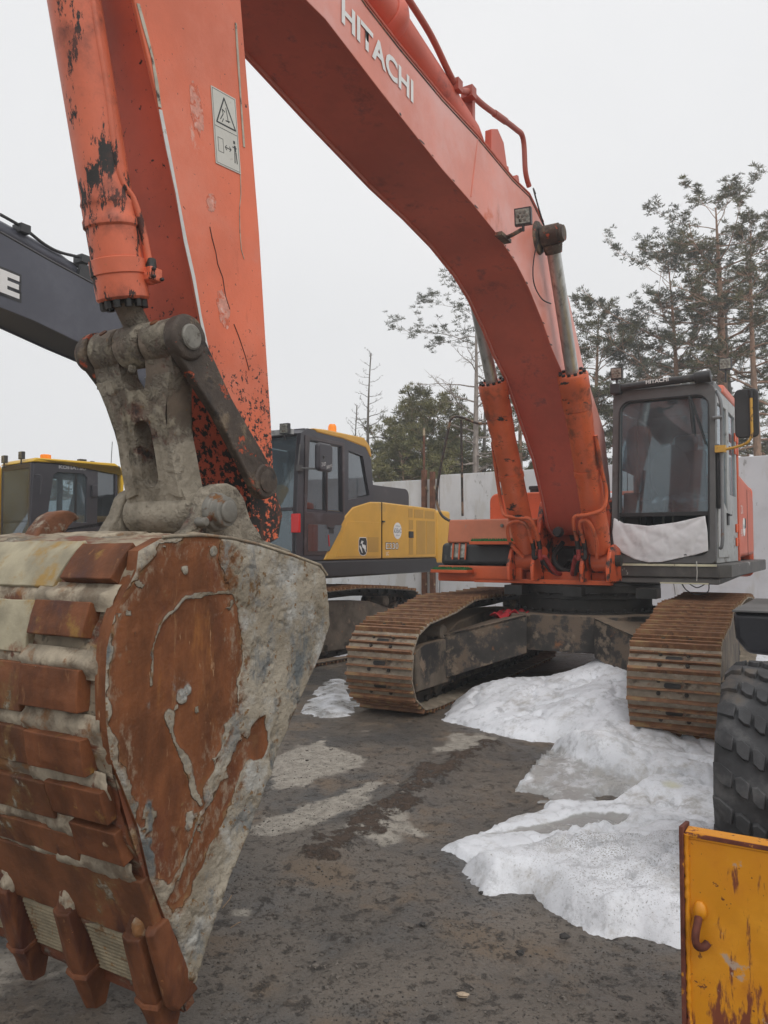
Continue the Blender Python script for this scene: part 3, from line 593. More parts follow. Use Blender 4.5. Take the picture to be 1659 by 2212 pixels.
# snow on the tank is a thing of its own (below)
# --- hand rail
rp = FH.Fp(.45, [(985, 1128), (960, 1110), (952, 1060), (975, 935), (985, 905), (1003, 903), (1025, 912), (1052, 911), (1061, 925)])
b = MB(); b.tube(smoothpts([(.55, l, z) for l, z in rp[:5]]+[(.5-.12*i, l, z) for i, (l, z) in enumerate(rp[5:])], 5)+[(.1, rp[-1][0], 2.3)], .017, 8)
q = FH.Fp(.4, [(1000, 908), (1003, 1115)]); b.tube([(.45, q[0][0], q[0][1]), (.45, q[1][0], q[1][1])], .015, 8)
b.lathe((.1, rp[-1][0], 2.24), (0, 0, 1), [(0, .05), (.02, .045), (.1, .022), (.14, .02)], 12)
b.build('hand_rail', mat('worn_rail', (.06, .055, .05), .5, layers=[((.28, .2, .13), 9, .5, .6, .7)]), H, smooth=50)

# --- counterweight and left side covers
def plan(P, z0, z1, b=None, m=0): b = b or MB(); return b.prism(P, z0, z1, m, fn=lambda p, q, a: (p, q, a))
cw = [(-2.9, -1.48), (-3.3, -1.35), (-3.6, -.8), (-3.7, 0), (-3.6, .8), (-3.3, 1.35), (-2.9, 1.5)]
plan(cw, 1.2, 2.45).build('counterweight', M_body, H, bevel=.08, seg=3)
b = MB(); b.prism([(-1.36, 1.47), (-2.89, 1.50), (-2.89, 2.26), (-2.6, 2.42), (-1.36, 2.52)], .46, 1.49); b.build('side_cover', M_body, H, bevel=.06, seg=3)
b = MB(); b.box((-2.15, 1.493, 1.5), (-2.14, 1.496, 2.35)); b.box((-1.95, 1.492, 1.85), (-1.85, 1.498, 1.97)); b.build('cover_seam', M_black, H)
sd = MB().lathe((-1.78, 1.492, 1.86), (0, 1, 0), [(0, .115), (.004, .115)], 28); sd.build('round_sticker', M_white, H)
text('sticker_lettering', 'ЮВиС', H, (-1.70, 1.497, 1.84), (-1, 0, 0), (0, 0, 1), .17, .05, mat('sticker_ink', (.10, .13, .17), .5), 0.001)
text('number_lettering', 'ZX', H, (-1.50, 1.493, 2.02), (-1, 0, 0), (0, 0, 1), .2, .10, M_white, .002)
text('number_lettering', '450', H, (-1.46, 1.493, 1.74), (-1, 0, 0), (0, 0, 1), .2, .09, M_white, .002)
b = MB(); plan([(.52, .455), (.52, 1.52), (.40, 1.62), (-3.0, 1.62), (-3.0, .455)], 1.30, 1.44, b)
b.prism([(.52, 1.235), (.50, 1.30), (-3.0, 1.30), (-2.9, 1.30), (.3, 1.235)], .455, 1.52)
b.build('side_deck', M_skirt, H, bevel=.012)
MB().box((.522, .47, 1.415), (.532, 1.50, 1.438)).build('trim_strip', M_cream, H, bevel=.002)
MB().box((.515, .95, 1.236), (.527, 1.42, 1.250)).build('trim_strip', M_cream, H, bevel=.002)
MB().tube(smoothpts([(.45, 1.15, 1.24), (.46, 1.2, 1.17), (.46, 1.3, 1.13), (.45, 1.4, 1.16), (.44, 1.41, 1.24)]), .006, 6).build('loose_cable', M_blk, H)
MB().tube(smoothpts([(.45, 1.22, 1.24), (.46, 1.3, 1.2), (.45, 1.38, 1.24)]), .006, 6).build('loose_cable', M_blk, H)
MB().tube([(.45, 1.07, 1.24), (.45, 1.08, 1.18), (.45, 1.085, 1.12)], .003, 5).build('loose_cable', M_blk, H)

# --- cab
CF0, CL0, CL1, CZ0, CZ1 = .48, .44, 1.49, 1.445, 3.30
def fcab(l, z):   # front plane leans back a little
    return .50-(z-CZ0)*.09
ff = lambda p, q, a: (fcab(p, q)+a, p, q)
cabo = rrect(.45, 1.445, 1.49, 3.31, [.10, .10, .05, .05]); cabo[0:1] = cabo[0:1]
cabin = rrect(.53, 1.54, 1.42, 3.18, [.11, .11, .09, .09])
b = MB(); b.prism(cabo, -.10, .02, fn=ff, holes=[cabin]); b.prism(offpoly(cabin, .014), .018, .032, 1, fn=ff, holes=[cabin])
# roof, floor, far side frame, rear frame
b.prism([(.33, 3.24), (.30, 3.33), (-1.25, 3.36), (-1.3, 3.24)], .47, 1.47)
b.box((.4, .46, 1.445), (-1.3, 1.47, 1.50))
side = [(.40, 1.446), (.24, 3.26), (-1.28, 3.28), (-1.30, 1.446)]
shole = [(.30, 1.95), (.20, 3.12), (-.5, 3.14), (-.5, 1.95)]; shole2 = [(-.6, 2.2), (-.6, 3.14), (-1.18, 3.14), (-1.18, 2.2)]
b.prism(side, .45, .49, holes=[shole, shole2])
b.prism(rrect(.46, 1.446, 1.48, 3.27, .05), -1.31, -1.26, fn=lambda p, q, a: (a, p, q), holes=[rrect(.75, 2.45, 1.30, 3.0, .08)])
cab = b.build('cab', [M_grey, M_black], H, bevel=.012)
b = MB(); b.prism(rrect(.53, 1.97, 1.42, 3.18, [.11, .11, .01, .01]), -.03, -.022, fn=ff); b.build('front_window', M_gdark if 0 else M_glass, cab)
b = MB(); b.prism(rrect(.525, 1.93, 1.425, 1.975, .005), -.035, .012, fn=ff); b.build('window_bar', M_black, cab, bevel=.004)
b = MB(); b.prism([(.20, 2.47), (.20, 3.1), (-.5, 3.12), (-.5, 2.45)], .465, .47); b.prism([(-.6, 2.2), (-.6, 3.12), (-1.18, 3.12), (-1.18, 2.2)], .465, .47); b.build('side_window', M_glass, cab)
MB().prism(rrect(.76, 2.46, 1.29, 2.99, .07), -1.29, -1.285, fn=lambda p, q, a: (a, p, q)).build('rear_window', M_glass, cab)
# near side: door with windows
b = MB(); b.prism(side, 1.45, 1.485, holes=[[(.27, 2.25), (.19, 3.12), (-.45, 3.14), (-.45, 2.0)], [(-.62, 2.2), (-.62, 3.14), (-1.15, 3.14), (-1.15, 2.2)]])
b.prism([(.33, 1.50), (.31, 2.2), (-.48, 1.96), (-.48, 1.50)], 1.486, 1.496); dr = b.build('door', M_ltgrey, cab, bevel=.006)
MB().prism([(.26, 2.25), (.19, 3.11), (-.45, 3.13), (-.45, 2.0)], 1.46, 1.465).build('window', M_glass, dr)
MB().prism([(-.63, 2.21), (-.63, 3.13), (-1.14, 3.13), (-1.14, 2.21)], 1.46, 1.465).build('window', M_glass, dr)
b = MB(); b.box((-.25, 1.496, 1.85), (-.38, 1.51, 1.98)); b.tube([(-.24, 1.52, 1.96), (-.36, 1.53, 1.96)], .012, 6); b.build('handle', M_blk, dr)
b = MB()
for z in (1.62, 1.78, 2.7, 2.85):
    b.box((-1.02, 1.486, z), (-1.12, 1.505, z+.10)); b.box((-1.22, 1.486, z), (-1.30, 1.505, z+.10))
b.box((-1.24, 1.44, 1.446), (-1.33, 1.50, 3.25)); b.build('hinge_post', mat('vivid_orange', (.62, .09, .02), .4), cab, bevel=.008)
MB().prism([(-.2, 3.29), (-.3, 3.40), (-1.2, 3.40), (-1.31, 3.29)], 1.30, 1.49).build('roof_edge', M_body, cab, bevel=.03)
# visor tube above window
b = MB(); b.tube([(.40, .52, 3.335), (.40, 1.40, 3.365)], .04, 14); b.box((.30, .44, 3.27), (.45, .55, 3.38)); b.tube([(.40, 1.30, 3.36), (.40, 1.46, 3.365)], .062, 12); b.build('visor', M_blk, cab, bevel=.01)
text('visor_lettering', 'HITACHI', cab, (.443, .82, 3.338), (0, 1, .035), (0, 0, 1), .23, .042, M_white, .001, bold=.02)
# work lamps
def worklamp(parent, c, s_=.06, nm='work_lamp', d=(1, 0, 0), post=.08):
    d = Vector(d).normalized(); u = Vector((0, 0, 1)).cross(d).normalized(); q = d.cross(u); c = Vector(c); b = MB()
    def quadbox(x0, x1, h, m): 
        P = [c+u*a*h+q*bq*h for a, bq in ((-1, -1), (1, -1), (1, 1), (-1, 1))]; b.hexa([p+d*x0 for p in P]+[p+d*x1 for p in P], m)
    quadbox(-.035, .02, s_, 0); quadbox(.0205, .023, s_*.84, 1)
    for k in range(7):
        a = 2*pi*k/6; rr_ = 0 if k == 6 else s_*.52; p = c+u*cos(a)*rr_+q*sin(a)*rr_+d*.022; b.lathe(p, d, [(0, s_*.22), (.005, s_*.2), (.007, s_*.05)], 10, 2)
    b.tube([c-Vector((0, 0, s_)), c-Vector((0, 0, s_+post))], .012, 6, 0)
    return b.build(nm, [M_blk, M_lens, M_pin], parent, smooth=30)
worklamp(cab, (.38, .50, 3.50), .062); wl = FH.L(1.36, [(1567, 786)])[0]; worklamp(cab, (wl[0], 1.36, wl[1]), .072, post=.16)
# interior
b = MB(); b.box((-.3, .75, 1.5), (-.75, 1.2, 1.85)); b.box((-.15, .72, 1.85), (-.75, 1.23, 1.98)); b.prism([(-.7, 1.95), (-.62, 1.95), (-.85, 2.75), (-.93, 2.75)], .74, 1.21); b.prism(rrect(-.98, 2.72, -.86, 2.95, .04), .85, 1.1)
b.build('seat', M_seat, cab, bevel=.03)
b = MB(); b.box((.05, .52, 1.5), (-.8, .72, 2.12)); b.box((.05, 1.24, 1.5), (-.8, 1.42, 2.1)); b.box((.30, .53, 1.5), (.2, .7, 2.2)); b.build('console', M_blk, cab, bevel=.02)
for l in (.92, 1.02): MB().tube([(.15, l, 1.5), (.17, l, 1.9), (.1, l, 2.12)], .012, 6).build('lever', M_pin, cab)
b = MB().ball((-.25, 1.05, 2.12), .17, 9, sc=(1, 1.5, .6)); b.ball((-.3, .85, 2.1), .13, 8, sc=(1.2, 1.2, .8)); b.build('jacket', M_foil, cab)
b = MB().ball((-.35, .9, 2.45), .2, 8, sc=(.8, 1.1, 1.6)); b.build('draped_cover', M_seat, cab)
# wiper, grab rail
b = MB(); wz = FH.Fp(.42, [(1490, 858), (1525, 960)]); b.tube([(.40, wz[0][0], wz[0][1]), (.42, (wz[0][0]+wz[1][0])/2, (wz[0][1]+wz[1][1])/2), (.43, wz[1][0], wz[1][1])], .008, 5); b.tube([(.40, wz[0][0]-.01, wz[0][1]+.02), (.425, wz[1][0]-.12, wz[1][1]+.12)], .011, 5); b.build('wiper', M_black, cab)
b = MB(); b.tube(smoothpts([(.32, 1.50, 3.22), (.36, 1.54, 3.1), (.38, 1.55, 2.9), (.42, 1.55, 2.3), (.47, 1.55, 1.68), (.46, 1.52, 1.60)], 5), .017, 8); b.tube([(.40, 1.47, 2.93), (.40, 1.56, 2.93)], .02, 6); b.build('grab_rail', mat('grey_rail', (.2, .21, .22), .4, layers=[((.22, .1, .05), 6, .58, .66, .7)]), cab, smooth=50)
b = MB(); b.prism([(.42, 2.0), (.40, 2.66), (.3, 2.66), (.3, 2.0)], 1.486, 1.53); b.build('corner_guard', M_blk, cab, bevel=.02)
# mirror
b = MB(); b.prism(rrect(1.68, 2.70, 1.90, 3.19, .05), .40, .44, fn=lambda p, q, a: (a, p, q)); mir = b.build('mirror', M_blk, cab, bevel=.012)
b = MB(); b.tube(smoothpts([(.40, 1.50, 2.60), (.42, 1.60, 2.60), (.46, 1.76, 2.63), (.46, 1.83, 2.70), (.455, 1.835, 2.85), (.455, 1.835, 3.09)], 5), .014, 8); b.box((.37, 1.49, 2.57), (.45, 1.59, 2.64)); b.tube([(.455, 1.835, 3.09), (.45, 1.83, 3.17)], .02, 8, 1)
b.build('mirror_arm', [mat('worn_yellow', (.62, .36, .06), .5, layers=[((.10, .05, .03), 14, .54, .62, .7)]), M_black], cab, smooth=50)

# --- boom
lowN = FH.L(.3, [(822, 197), (954, 364), (1020, 439), (1072, 504), (1116, 570), (1143, 623), (1173, 697), (1191, 750)])
bp_low = [(5.77, 4.48), (5.59, 4.48)]+lowN+[(1.64, 3.30), (1.37, 3.05), (.87, 2.55), (.59, 2.13)]
upN = FH.L(.3, [(1305, 930), (1260, 790), (1230, 650), (1200, 555), (1173, 478), (1143, 417), (1107, 382), (1033, 292), (954, 206), (860, 92), (789, 0)])
boomP = [(6.55, 4.62), (6.2, 4.52)]+bp_low+[(.42, 1.83), (.22, 1.72), (.02, 1.80), (-.08, 2.0), (-.02, 2.4)]+upN+[(5.6, 4.93), (6.3, 5.05), (6.7, 5.0), (6.75, 4.8)]
boomP = [tuple(p) for p in boomP]
b = MB(); b.prism(offpoly(boomP, -.022), -.275, .275, 1); b.prism(boomP, .275, .30, 0, m2=2); b.prism(boomP, -.30, -.275, 0, m2=2)
boom = b.build('boom', [M_boom, M_boomu, M_boomu], H, bevel=.004)
# top rails that edge the boom, weld seam
b = MB(); up3 = [(f, z) for f, z in upN[4:]]+[(5.6, 4.93), (6.3, 5.05)]
b.tube([(f, .302, z-.005) for f, z in up3], .009, 6); b.build('weld_bead', M_boomu, boom)
MB().tube([(f, .300, z-.032) for f, z in up3], .006, 6).build('dark_edge_line', M_linkdk, boom)
sw = FH.L(.303, [(1033, 292), (1018, 425)]); 
b = MB().tube([(sw[0][0], .30, sw[0][1]-.02), (sw[1][0], .30, sw[1][1])], .006, 6); b.build('weld_seam', M_boom, boom)
t0, t1 = Vector((5.44, .303, 4.55)), Vector((4.61, .303, 4.49)); 
tx = (t1-t0).normalized()
text('lettering', 'HITACHI', boom, t0, tx, (0, 0, 1), (t1-t0).length, .150, M_white, .002, bold=.03)
# cylinder boss, light and bracket on the boom
PB = (2.27, 4.40)
b = MB(); b.lathe((PB[0], -.50, PB[1]), (0, 1, 0), [(0, .05), (.02, .065), (.98, .065), (1.0, .05)], 24); 
for s in (-1, 1): b.lathe((PB[0], s*.30, PB[1]), (0, s, 0), [(0, .15), (.02, .14), (.03, .10)], 28)
b.build('boom_pin', M_linkdk, boom, smooth=40)
lp = FH.L(.5, [(1130, 468)])[0]
worklamp(boom, (lp[0], .5, lp[1]), .066, d=(1, .15, -.15), post=.05)
b = MB(); b.tube(smoothpts([(lp[0], .49, lp[1]-.10), (lp[0], .4, lp[1]-.13), (lp[0]-.03, .31, lp[1]-.13)]), .016, 6); b.box((lp[0]-.1, .30, lp[1]-.15), (lp[0]+.1, .36, lp[1]-.12)); b.build('lamp_bracket', M_linkdk, boom)
MB().tube(smoothpts([(2.72, .44, 4.6), (2.6, .38, 4.7), (2.35, .34, 4.62), (2.15, .33, 4.5)]), .007, 6).build('cable', M_black, boom)
wr = FH.L(.33, [(1165, 512), (1153, 560), (1153, 610), (1170, 645), (1190, 656)]); MB().tube(smoothpts([(f, .33, z) for f, z in wr]), .006, 6).build('cable', M_black, boom)
# arm cylinder and pipes above the boom
b = MB(); b.tube([(3.0, 0, 5.0), (3.15, 0, 5.03), (6.8, 0, 5.72)], [.10, .125, .125], 24); b.lathe((4.35, 0, 5.26), (1, 0, .19), [(0, .135), (.06, .16), (.1, .16), (.14, .135)], 24)
b.prism([(2.7, 4.76), (3.1, 4.76), (3.08, 5.06), (2.95, 5.12), (2.82, 5.06)], -.2, -.14); b.prism([(2.7, 4.76), (3.1, 4.76), (3.08, 5.06), (2.95, 5.12), (2.82, 5.06)], .14, .2)
b.build('arm_cylinder', M_boomu, H, smooth=40, bevel=.004)
pipe = FH.L(.12, [(1143, 403), (1135, 370), (1130, 300), (1112, 277), (1045, 228), (1015, 200), (985, 185), (930, 75), (870, -20)])
b = MB(); PP = smoothpts([(f, .12, z) for f, z in pipe], 6); b.tube(PP, .025, 10); b.tube([PP[20], PP[21], PP[22]], .03, 8)
for f, z in (pipe[5], pipe[6]): b.box((f-.04, .06, z-.05), (f+.04, .16, z+.04))
b.box((pipe[5][0]-.1, .0, pipe[5][1]-.25), (pipe[5][0]-.05, .12, pipe[5][1]-.02))
b.build('hydraulic_pipe', mat('pipe_red', (.40, .09, .06), .5), boom, smooth=50)
bk = FH.L(0, [(1070, 330), (1090, 350), (1112, 370)]); b = MB()
for f, z in bk: MB().prism([(f-.05, z-.12), (f+.05, z-.12), (f+.02, z-.05), (f-.02, z-.045)], -.03, .03).build('hose_bracket', M_boomu, boom)
# --- boom cylinders
for s in (-1, 1):
    l = .42*s; lf = .40*s; A_ = Vector((PB[0], l, PB[1])); B_ = Vector((.72, lf, 1.47)); d = (A_-B_).normalized(); Lc = (A_-B_).length
    mouth = Vector((1.745, l, 3.23)); tm = (mouth-B_).dot(d)
    b = MB(); b.lathe(B_, d, [(.10, .06), (.12, .115), (.30, .125), (tm-.55, .125), (tm-.50, .132), (tm-.36, .132), (tm-.35, .14), (tm-.16, .14), (tm-.15, .147), (tm-.02, .147), (tm, .135)], 28)
    u = d.cross(Vector((0, 1, 0))).normalized(); q = Vector((0, 1, 0))
    for k in range(12):
        a = 2*pi*k/12; p = B_+d*(tm)+(u*cos(a)+q*sin(a))*.115; b.cyl(p, p+d*.022, .018, n=6, m=1)
    b.lathe(B_+d*(tm-1.05), d, [(0, .135), (.06, .135)], 24)
    b.lathe((B_.x, l-.10, B_.z), (0, 1, 0), [(0, .115), (.2, .115)], 24)
    b.lathe((B_.x, l-.19*1, B_.z), (0, 1, 0), [(0, .06), (.38, .06)], 18, 1)
    b.build('boom_cylinder', [M_bc, M_oil], H, smooth=35)
    b = MB(); b.tube([B_+d*(tm-.05), A_-d*.10], .062, 24); b.build('cylinder_rod', M_chrome, H, smooth=50)
    b = MB(); b.lathe((A_.x, l-.075, A_.z), (0, 1, 0), [(0, .095), (.15, .095)], 24, 0); b.tube([A_-d*.16, A_-d*.08], [.075, .09], 16)
    b.lathe((A_.x, l+.075*s, A_.z), (0, s, 0), [(0, .08), (.025, .08), (.035, .07), (.045, .07)], 24); b.build('rod_eye', M_linkdk, H, smooth=35)
    # steel pipes along and at the foot
    def PZ(pts): return [B_+d*a+u*x+q*y for a, x, y in pts]
    # u points up-back; front of tube is -u
    sg = -1
    b = MB(); b.tube(smoothpts(PZ([(1.40, -.02, .14*1), (1.0, -.03, .155), (.80, -.04, .17), (.66, -.12, .14), (.62, -.17, 0), (.60, -.17, -.14), (.5, -.17, -.17), (.30, -.15, -.17)] if s > 0 else
        [(1.40, 0, -.13), (1.0, -.03, -.15), (.72, -.06, -.15), (.62, -.14, -.1), (.60, -.17, .05), (.58, -.17, .18), (.45, -.17, .22), (.30, -.15, .22)]), 6), .02, 10)
    b.tube(smoothpts(PZ([(.10, -.13, 0), (.30, -.15, .03), (.50, -.16, .0), (.56, -.17, -.06), (.50, -.17, -.11), (.30, -.16, -.10)] if s > 0 else
        [(.10, -.13, 0), (.30, -.16, -.10), (.50, -.16, -.08), (.56, -.17, .04), (.50, -.17, .13), (.30, -.16, .15)]), 6), .02, 10)
    b.build('steel_pipe', M_bc, H, smooth=50)
    for yy, rr_ in (((-.17, 1), (-.10, 0)) if s > 0 else ((.22, 1), (.15, 0))):
        p0 = PZ([(.32, -.15, yy), (.22, -.15, yy)]); b = MB(); b.tube(p0, .027, 8); b.build('hose_fitting', M_oil, H)
        hs_ = smoothpts([p0[1], p0[1]+Vector((0, 0, -.1)), (p0[1].x-.05, p0[1].y*.8, 1.5), (p0[1].x-.2, p0[1].y*.45, 1.34), (p0[1].x-.45, p0[1].y*.2, 1.32)], 7)
        b = MB(); 
        if rr_: b.tube([p for p in hs_ for _ in (0, 1)], [.026 if i % 2 else .022 for i in range(2*len(hs_))], 10)
        else: b.tube(hs_, .021, 10)
        b.build('hydraulic_hose', M_redhose if rr_ else M_oil, H, smooth=60)

# --- arm (stick)
fr = FH.L(.27, [(290, 0), (320, 125), (350, 250), (400, 500), (445, 750), (500, 950), (540, 1080)])
rr2 = FH.L(.27, [(592, 1050), (585, 900), (575, 750), (560, 500), (540, 250), (520, 0)])
armP = [(7.12, 4.75)]+fr+[(6.14, 1.70), (6.03, 1.62), (5.93, 1.66), (5.90, 1.78)]+rr2+[(6.28, 4.95), (6.1, 5.4), (6.05, 5.9), (6.3, 6.0), (6.75, 5.6)]
b = MB(); b.prism(offpoly(armP, -.012), -.11, .25, 1); b.prism(armP, .25, .27, 0, m2=0); b.prism(armP, -.13, -.11, 1)
arm = b.build('arm', [M_arm, M_armf], H, bevel=.004)
def strip(parent, c0, c1, w0, l, m, nm='reflective_strip', w1=None):
    """thin strip on the side of the arm along picture points, given half widths in metres"""
    P = FH.L(l, c0); n = len(P); L_, R_ = [], []
    for i, p in enumerate(P):
        a = Vector(P[max(i-1, 0)]); c = Vector(P[min(i+1, n-1)]); d = (c-a).normalized(); nn = Vector((-d.y, d.x)); ww = w0*(1+.25*math.sin(i*2.3))
        L_.append((p[0]+nn.x*ww, p[1]+nn.y*ww)); R_.append((p[0]-nn.x*ww, p[1]-nn.y*ww))
    return MB().prism(L_+R_[::-1], l, l+.0025).build(nm, m, parent, smooth=0)
strip(arm, [(298, 8), (312, 60), (328, 120), (338, 180), (345, 232)], 0, .008, .271, M_tape2)
strip(arm, [(346, 237), (362, 320), (382, 420), (400, 520), (418, 600), (432, 680), (446, 752)], 0, .009, .271, M_tape)
strip(arm, [(509, 50), (514, 130), (520, 220), (527, 318)], 0, .006, .271, M_tape2)
# warning sticker
st = FH.L(.2715, [(455, 184), (508, 214), (520, 377), (466, 352)])
sk = MB().prism(st, .2712, .2735).build('warning_sticker', M_stick, arm, smooth=0)
def on_st(a, c, d=.0738):   # a across 0..1, c down 0..1
    p = Vector(st[0]).lerp(Vector(st[1]), a); q = Vector(st[3]).lerp(Vector(st[2]), a); r = p.lerp(q, c); return (r.x, r.y)
b = MB()
def sline(pts, wd, closed=False):
    pts = pts+[pts[0]] if closed else pts
    for i in range(len(pts)-1):
        p, q = Vector(on_st(*pts[i])), Vector(on_st(*pts[i+1])); d = (q-p).normalized(); n_ = Vector((-d.y, d.x))*wd; p -= d*wd*.6; q += d*wd*.6
        b.prism([tuple(p+n_), tuple(q+n_), tuple(q-n_), tuple(p-n_)], .2736, .2742)
sline([(.50, .08), (.14, .44), (.90, .44)], .0035, True); sline([(.06, .50), (.94, .50)], .001)
sline([(.04, .02), (.96, .02), (.96, .98), (.04, .98)], .0008, True)
sline([(.30, .38), (.42, .30), (.40, .24), (.50, .26)], .0022); sline([(.55, .20), (.62, .38)], .002); sline([(.52, .37), (.68, .36)], .0025); sline([(.42, .36), (.36, .41)], .0018)
sline([(.14, .64), (.34, .64), (.34, .82), (.14, .82)], .0010, True); sline([(.42, .73), (.64, .73)], .002); sline([(.47, .70), (.41, .73), (.47, .76)], .0018); sline([(.59, .70), (.65, .73), (.59, .76)], .0018)
sline([(.82, .66), (.82, .72)], .006); sline([(.72, .68), (.88, .68)], .002); sline([(.80, .74), (.78, .88)], .0028); sline([(.85, .74), (.87, .88)], .0028); sline([(.80, .60), (.80, .62)], .006)
b.build('pictogram', M_black, sk, smooth=0)
def streak(parent, c0, w0, l, m, nm): return strip(parent, c0, 0, w0, l, m, nm)
streak(arm, [(453, 490), (458, 515), (466, 545), (470, 570), (481, 600), (487, 640), (496, 668)], .0013, .2705, M_black, 'crack')
streak(arm, [(519, 375), (520, 420), (517, 450), (518, 500), (521, 540), (527, 560)], .0016, .2705, M_tape2, 'scratch')
streak(arm, [(505, 700), (515, 725), (530, 770), (538, 800)], .0012, .2705, M_black, 'crack')
rnd = random.Random(8)
for (pts_, l_, n_) in ((lowN, .3008, 13),):
    for k in range(n_):
        i = rnd.randrange(len(pts_)-1); t = rnd.random(); f = pts_[i][0]*(1-t)+pts_[i+1][0]*t; z = pts_[i][1]*(1-t)+pts_[i+1][1]*t
        rx_, rz2 = rnd.uniform(.006, .05), rnd.uniform(.003, .011); P = [(f+rx_*cos(a)*rnd.uniform(.6, 1.2), z+.012+rz2*sin(a)*rnd.uniform(.5, 1.2)) for a in [2*pi*j/10 for j in range(10)]]
        MB().prism(P, .3002, .3012).build('paint_chip', M_black, boom, smooth=0)
# bare scrapes where paint has gone
b = MB(); rnd = random.Random(3)
for (cx, cy, ax, ay, rot) in ((425, 235, 13, 58, -8), (456, 437, 10, 20, -5), (482, 665, 12, 42, -8)):
    P = []
    for i in range(26):
        a = 2*pi*i/26; k = 1+rnd.uniform(-.16, .16); x, y = ax*cos(a)*k, ay*sin(a)*k; t = radians(rot); P.append((cx+x*cos(t)-y*sin(t), cy+x*sin(t)+y*cos(t)))
    MB().prism(FH.L(.2705, P), .2703, .2712).build('paint_scrape', mat('scraped_primer', (.64, .29, .22), .7, var=.2, vs=30, bump=.4, layers=[((.60, .12, .05), 25, .48, .56, .5), ((.72, .5, .44), 30, .6, .66, .7)]), arm, smooth=0)
# --- bucket cylinder; the link gear is centred on l = LC
LC = .095
def P3(l, uv): f, z = FH.L(l, [uv])[0]; return Vector((f, l, z))
PIN = P3(.37, (401, 730)); PIN.y = 0; PA = P3(.37, (570, 1040)); PA.y = 0; PINB = P3(.46, (497, 1105)); PINB.y = 0
A_ = P3(LC, (160, 0)); B_ = P3(LC, (267, 652)); d = (A_-B_).normalized(); Lt = 3.0
u = Vector((0, 1, 0)).cross(d).normalized(); q = d.cross(u)
b = MB(); b.lathe(B_, d, [(0, .098), (.01, .108), (.10, .108), (.105, .114), (.165, .114), (.17, .104), (.29, .104), (.30, .112), (.325, .112), (.335, .106), (.38, .106), (.39, .109), (.41, .103), (.75, .103), (Lt, .103)], 48)
for k in range(12):
    a = 2*pi*k/12; p = B_+(u*cos(a)+q*sin(a))*.084; b.cyl(p-d*.03, p, .0155, n=6, m=1)
b.lathe(B_-d*.012, d, [(0, .07), (.02, .095)], 30, 1)
b.build('bucket_cylinder', [M_cyl, M_oil], H, smooth=35)
pp = FH.L(.19, [(192, -60), (207, 60), (230, 200), (247, 330), (263, 395), (286, 430), (306, 490), (318, 550), (323, 575)])
b = MB(); ppp = smoothpts([(f, .19, z) for i, (f, z) in enumerate(pp)], 6); b.tube(ppp, .017, 12); b.build('supply_pipe', M_cyl, H, smooth=50)
f0, z0 = pp[-1]; l0 = .19; b = MB(); b.tube([(f0, l0+.01, z0+.03), (f0, l0+.01, z0-.015)], [.019, .025], 12, 1); b.box((f0-.03, l0-.02, z0-.07), (f0+.035, l0+.045, z0-.015), 0)
b.tube([(f0+.02, l0-.07, z0-.045), (f0, l0+.02, z0-.045)], .036, 12, 0)
for a, c in ((.025, -.028), (.025, -.06), (-.02, -.06)): b.cyl((f0+a, l0+.045, z0+c), (f0+a, l0+.062, z0+c), .009, n=6, m=1)
b.build('pipe_fitting', [M_cyl, M_oil], H, bevel=.006, smooth=40)
PE = PIN+Vector((0, LC, 0))
b = MB(); b.tube([B_+d*.02, PE+Vector((0, 0, .07))], [.052, .056], 24); b.lathe((PIN.x, LC-.072, PIN.z), (0, 1, 0), [(0, .08), (.01, .093), (.134, .093), (.144, .08)], 36); b.tube([PE+Vector((.03, 0, -.09)), PE+Vector((.035, 0, -.122))], .020, 10)
b.build('rod_eye', M_link, H, smooth=35, bevel=.004)
# --- H link between cylinder and bucket
lk_ = MB(); rB = .089
for y0, y1 in ((-.235, -.08), (.08, .235)): lk_.lathe((PIN.x, LC+y0, PIN.z), (0, 1, 0), [(0, rB-.012), (.012, rB), (y1-y0-.012, rB), (y1-y0, rB-.012)], 40)
lk_.lathe((PINB.x, LC-.205, PINB.z), (0, 1, 0), [(0, .07), (.015, .088), (.395, .088), (.41, .07)], 40)
dz = (PIN-PINB); Ld = dz.length; dn = dz.normalized(); fw = Vector((0, 1, 0)).cross(dn)
if fw.x < 0: fw = -fw
def lkp(p, q_, a):
    c = PINB+dn*q_; return (c.x+fw.x*a, LC+p, c.z+fw.z*a)
outl = [(-.195, .0), (-.19, .05), (-.165, .12), (-.15, .28), (-.155, .42), (-.19, .53), (-.235, .60), (-.235, Ld), (-.085, Ld), (-.075, .60), (-.05, .55), (.05, .55), (.075, .60), (.085, Ld), (.235, Ld), (.235, .60), (.19, .53), (.155, .42), (.15, .28), (.165, .12), (.19, .05), (.195, .0)]
hole = rrect(-.06, .13, .045, .42, .05, 6)
def rib(P, a0, a1): lk_.prism(P, a0, a1, fn=lkp)
lk_.prism(outl, -.04, .058, fn=lkp, holes=[hole])
for sg_ in (-1, 1): rib([(sg_*.166, .08), (sg_*.10, .10), (sg_*.095, .5), (sg_*.13, .60), (sg_*.225, .60), (sg_*.153, .40)], -.072, .074)
link = lk_.build('bucket_link', M_link, H, bevel=.015, seg=3, smooth=50)
muddy(link, .0045, 11, 2)
for y in (-.155, .155):
    MB().lathe(PE+Vector((.060, y, .065)), (.7, 0, .7), [(-.03, .020), (.005, .018), (.006, .008)], 14).build('grease_port', M_block, link, smooth=30)
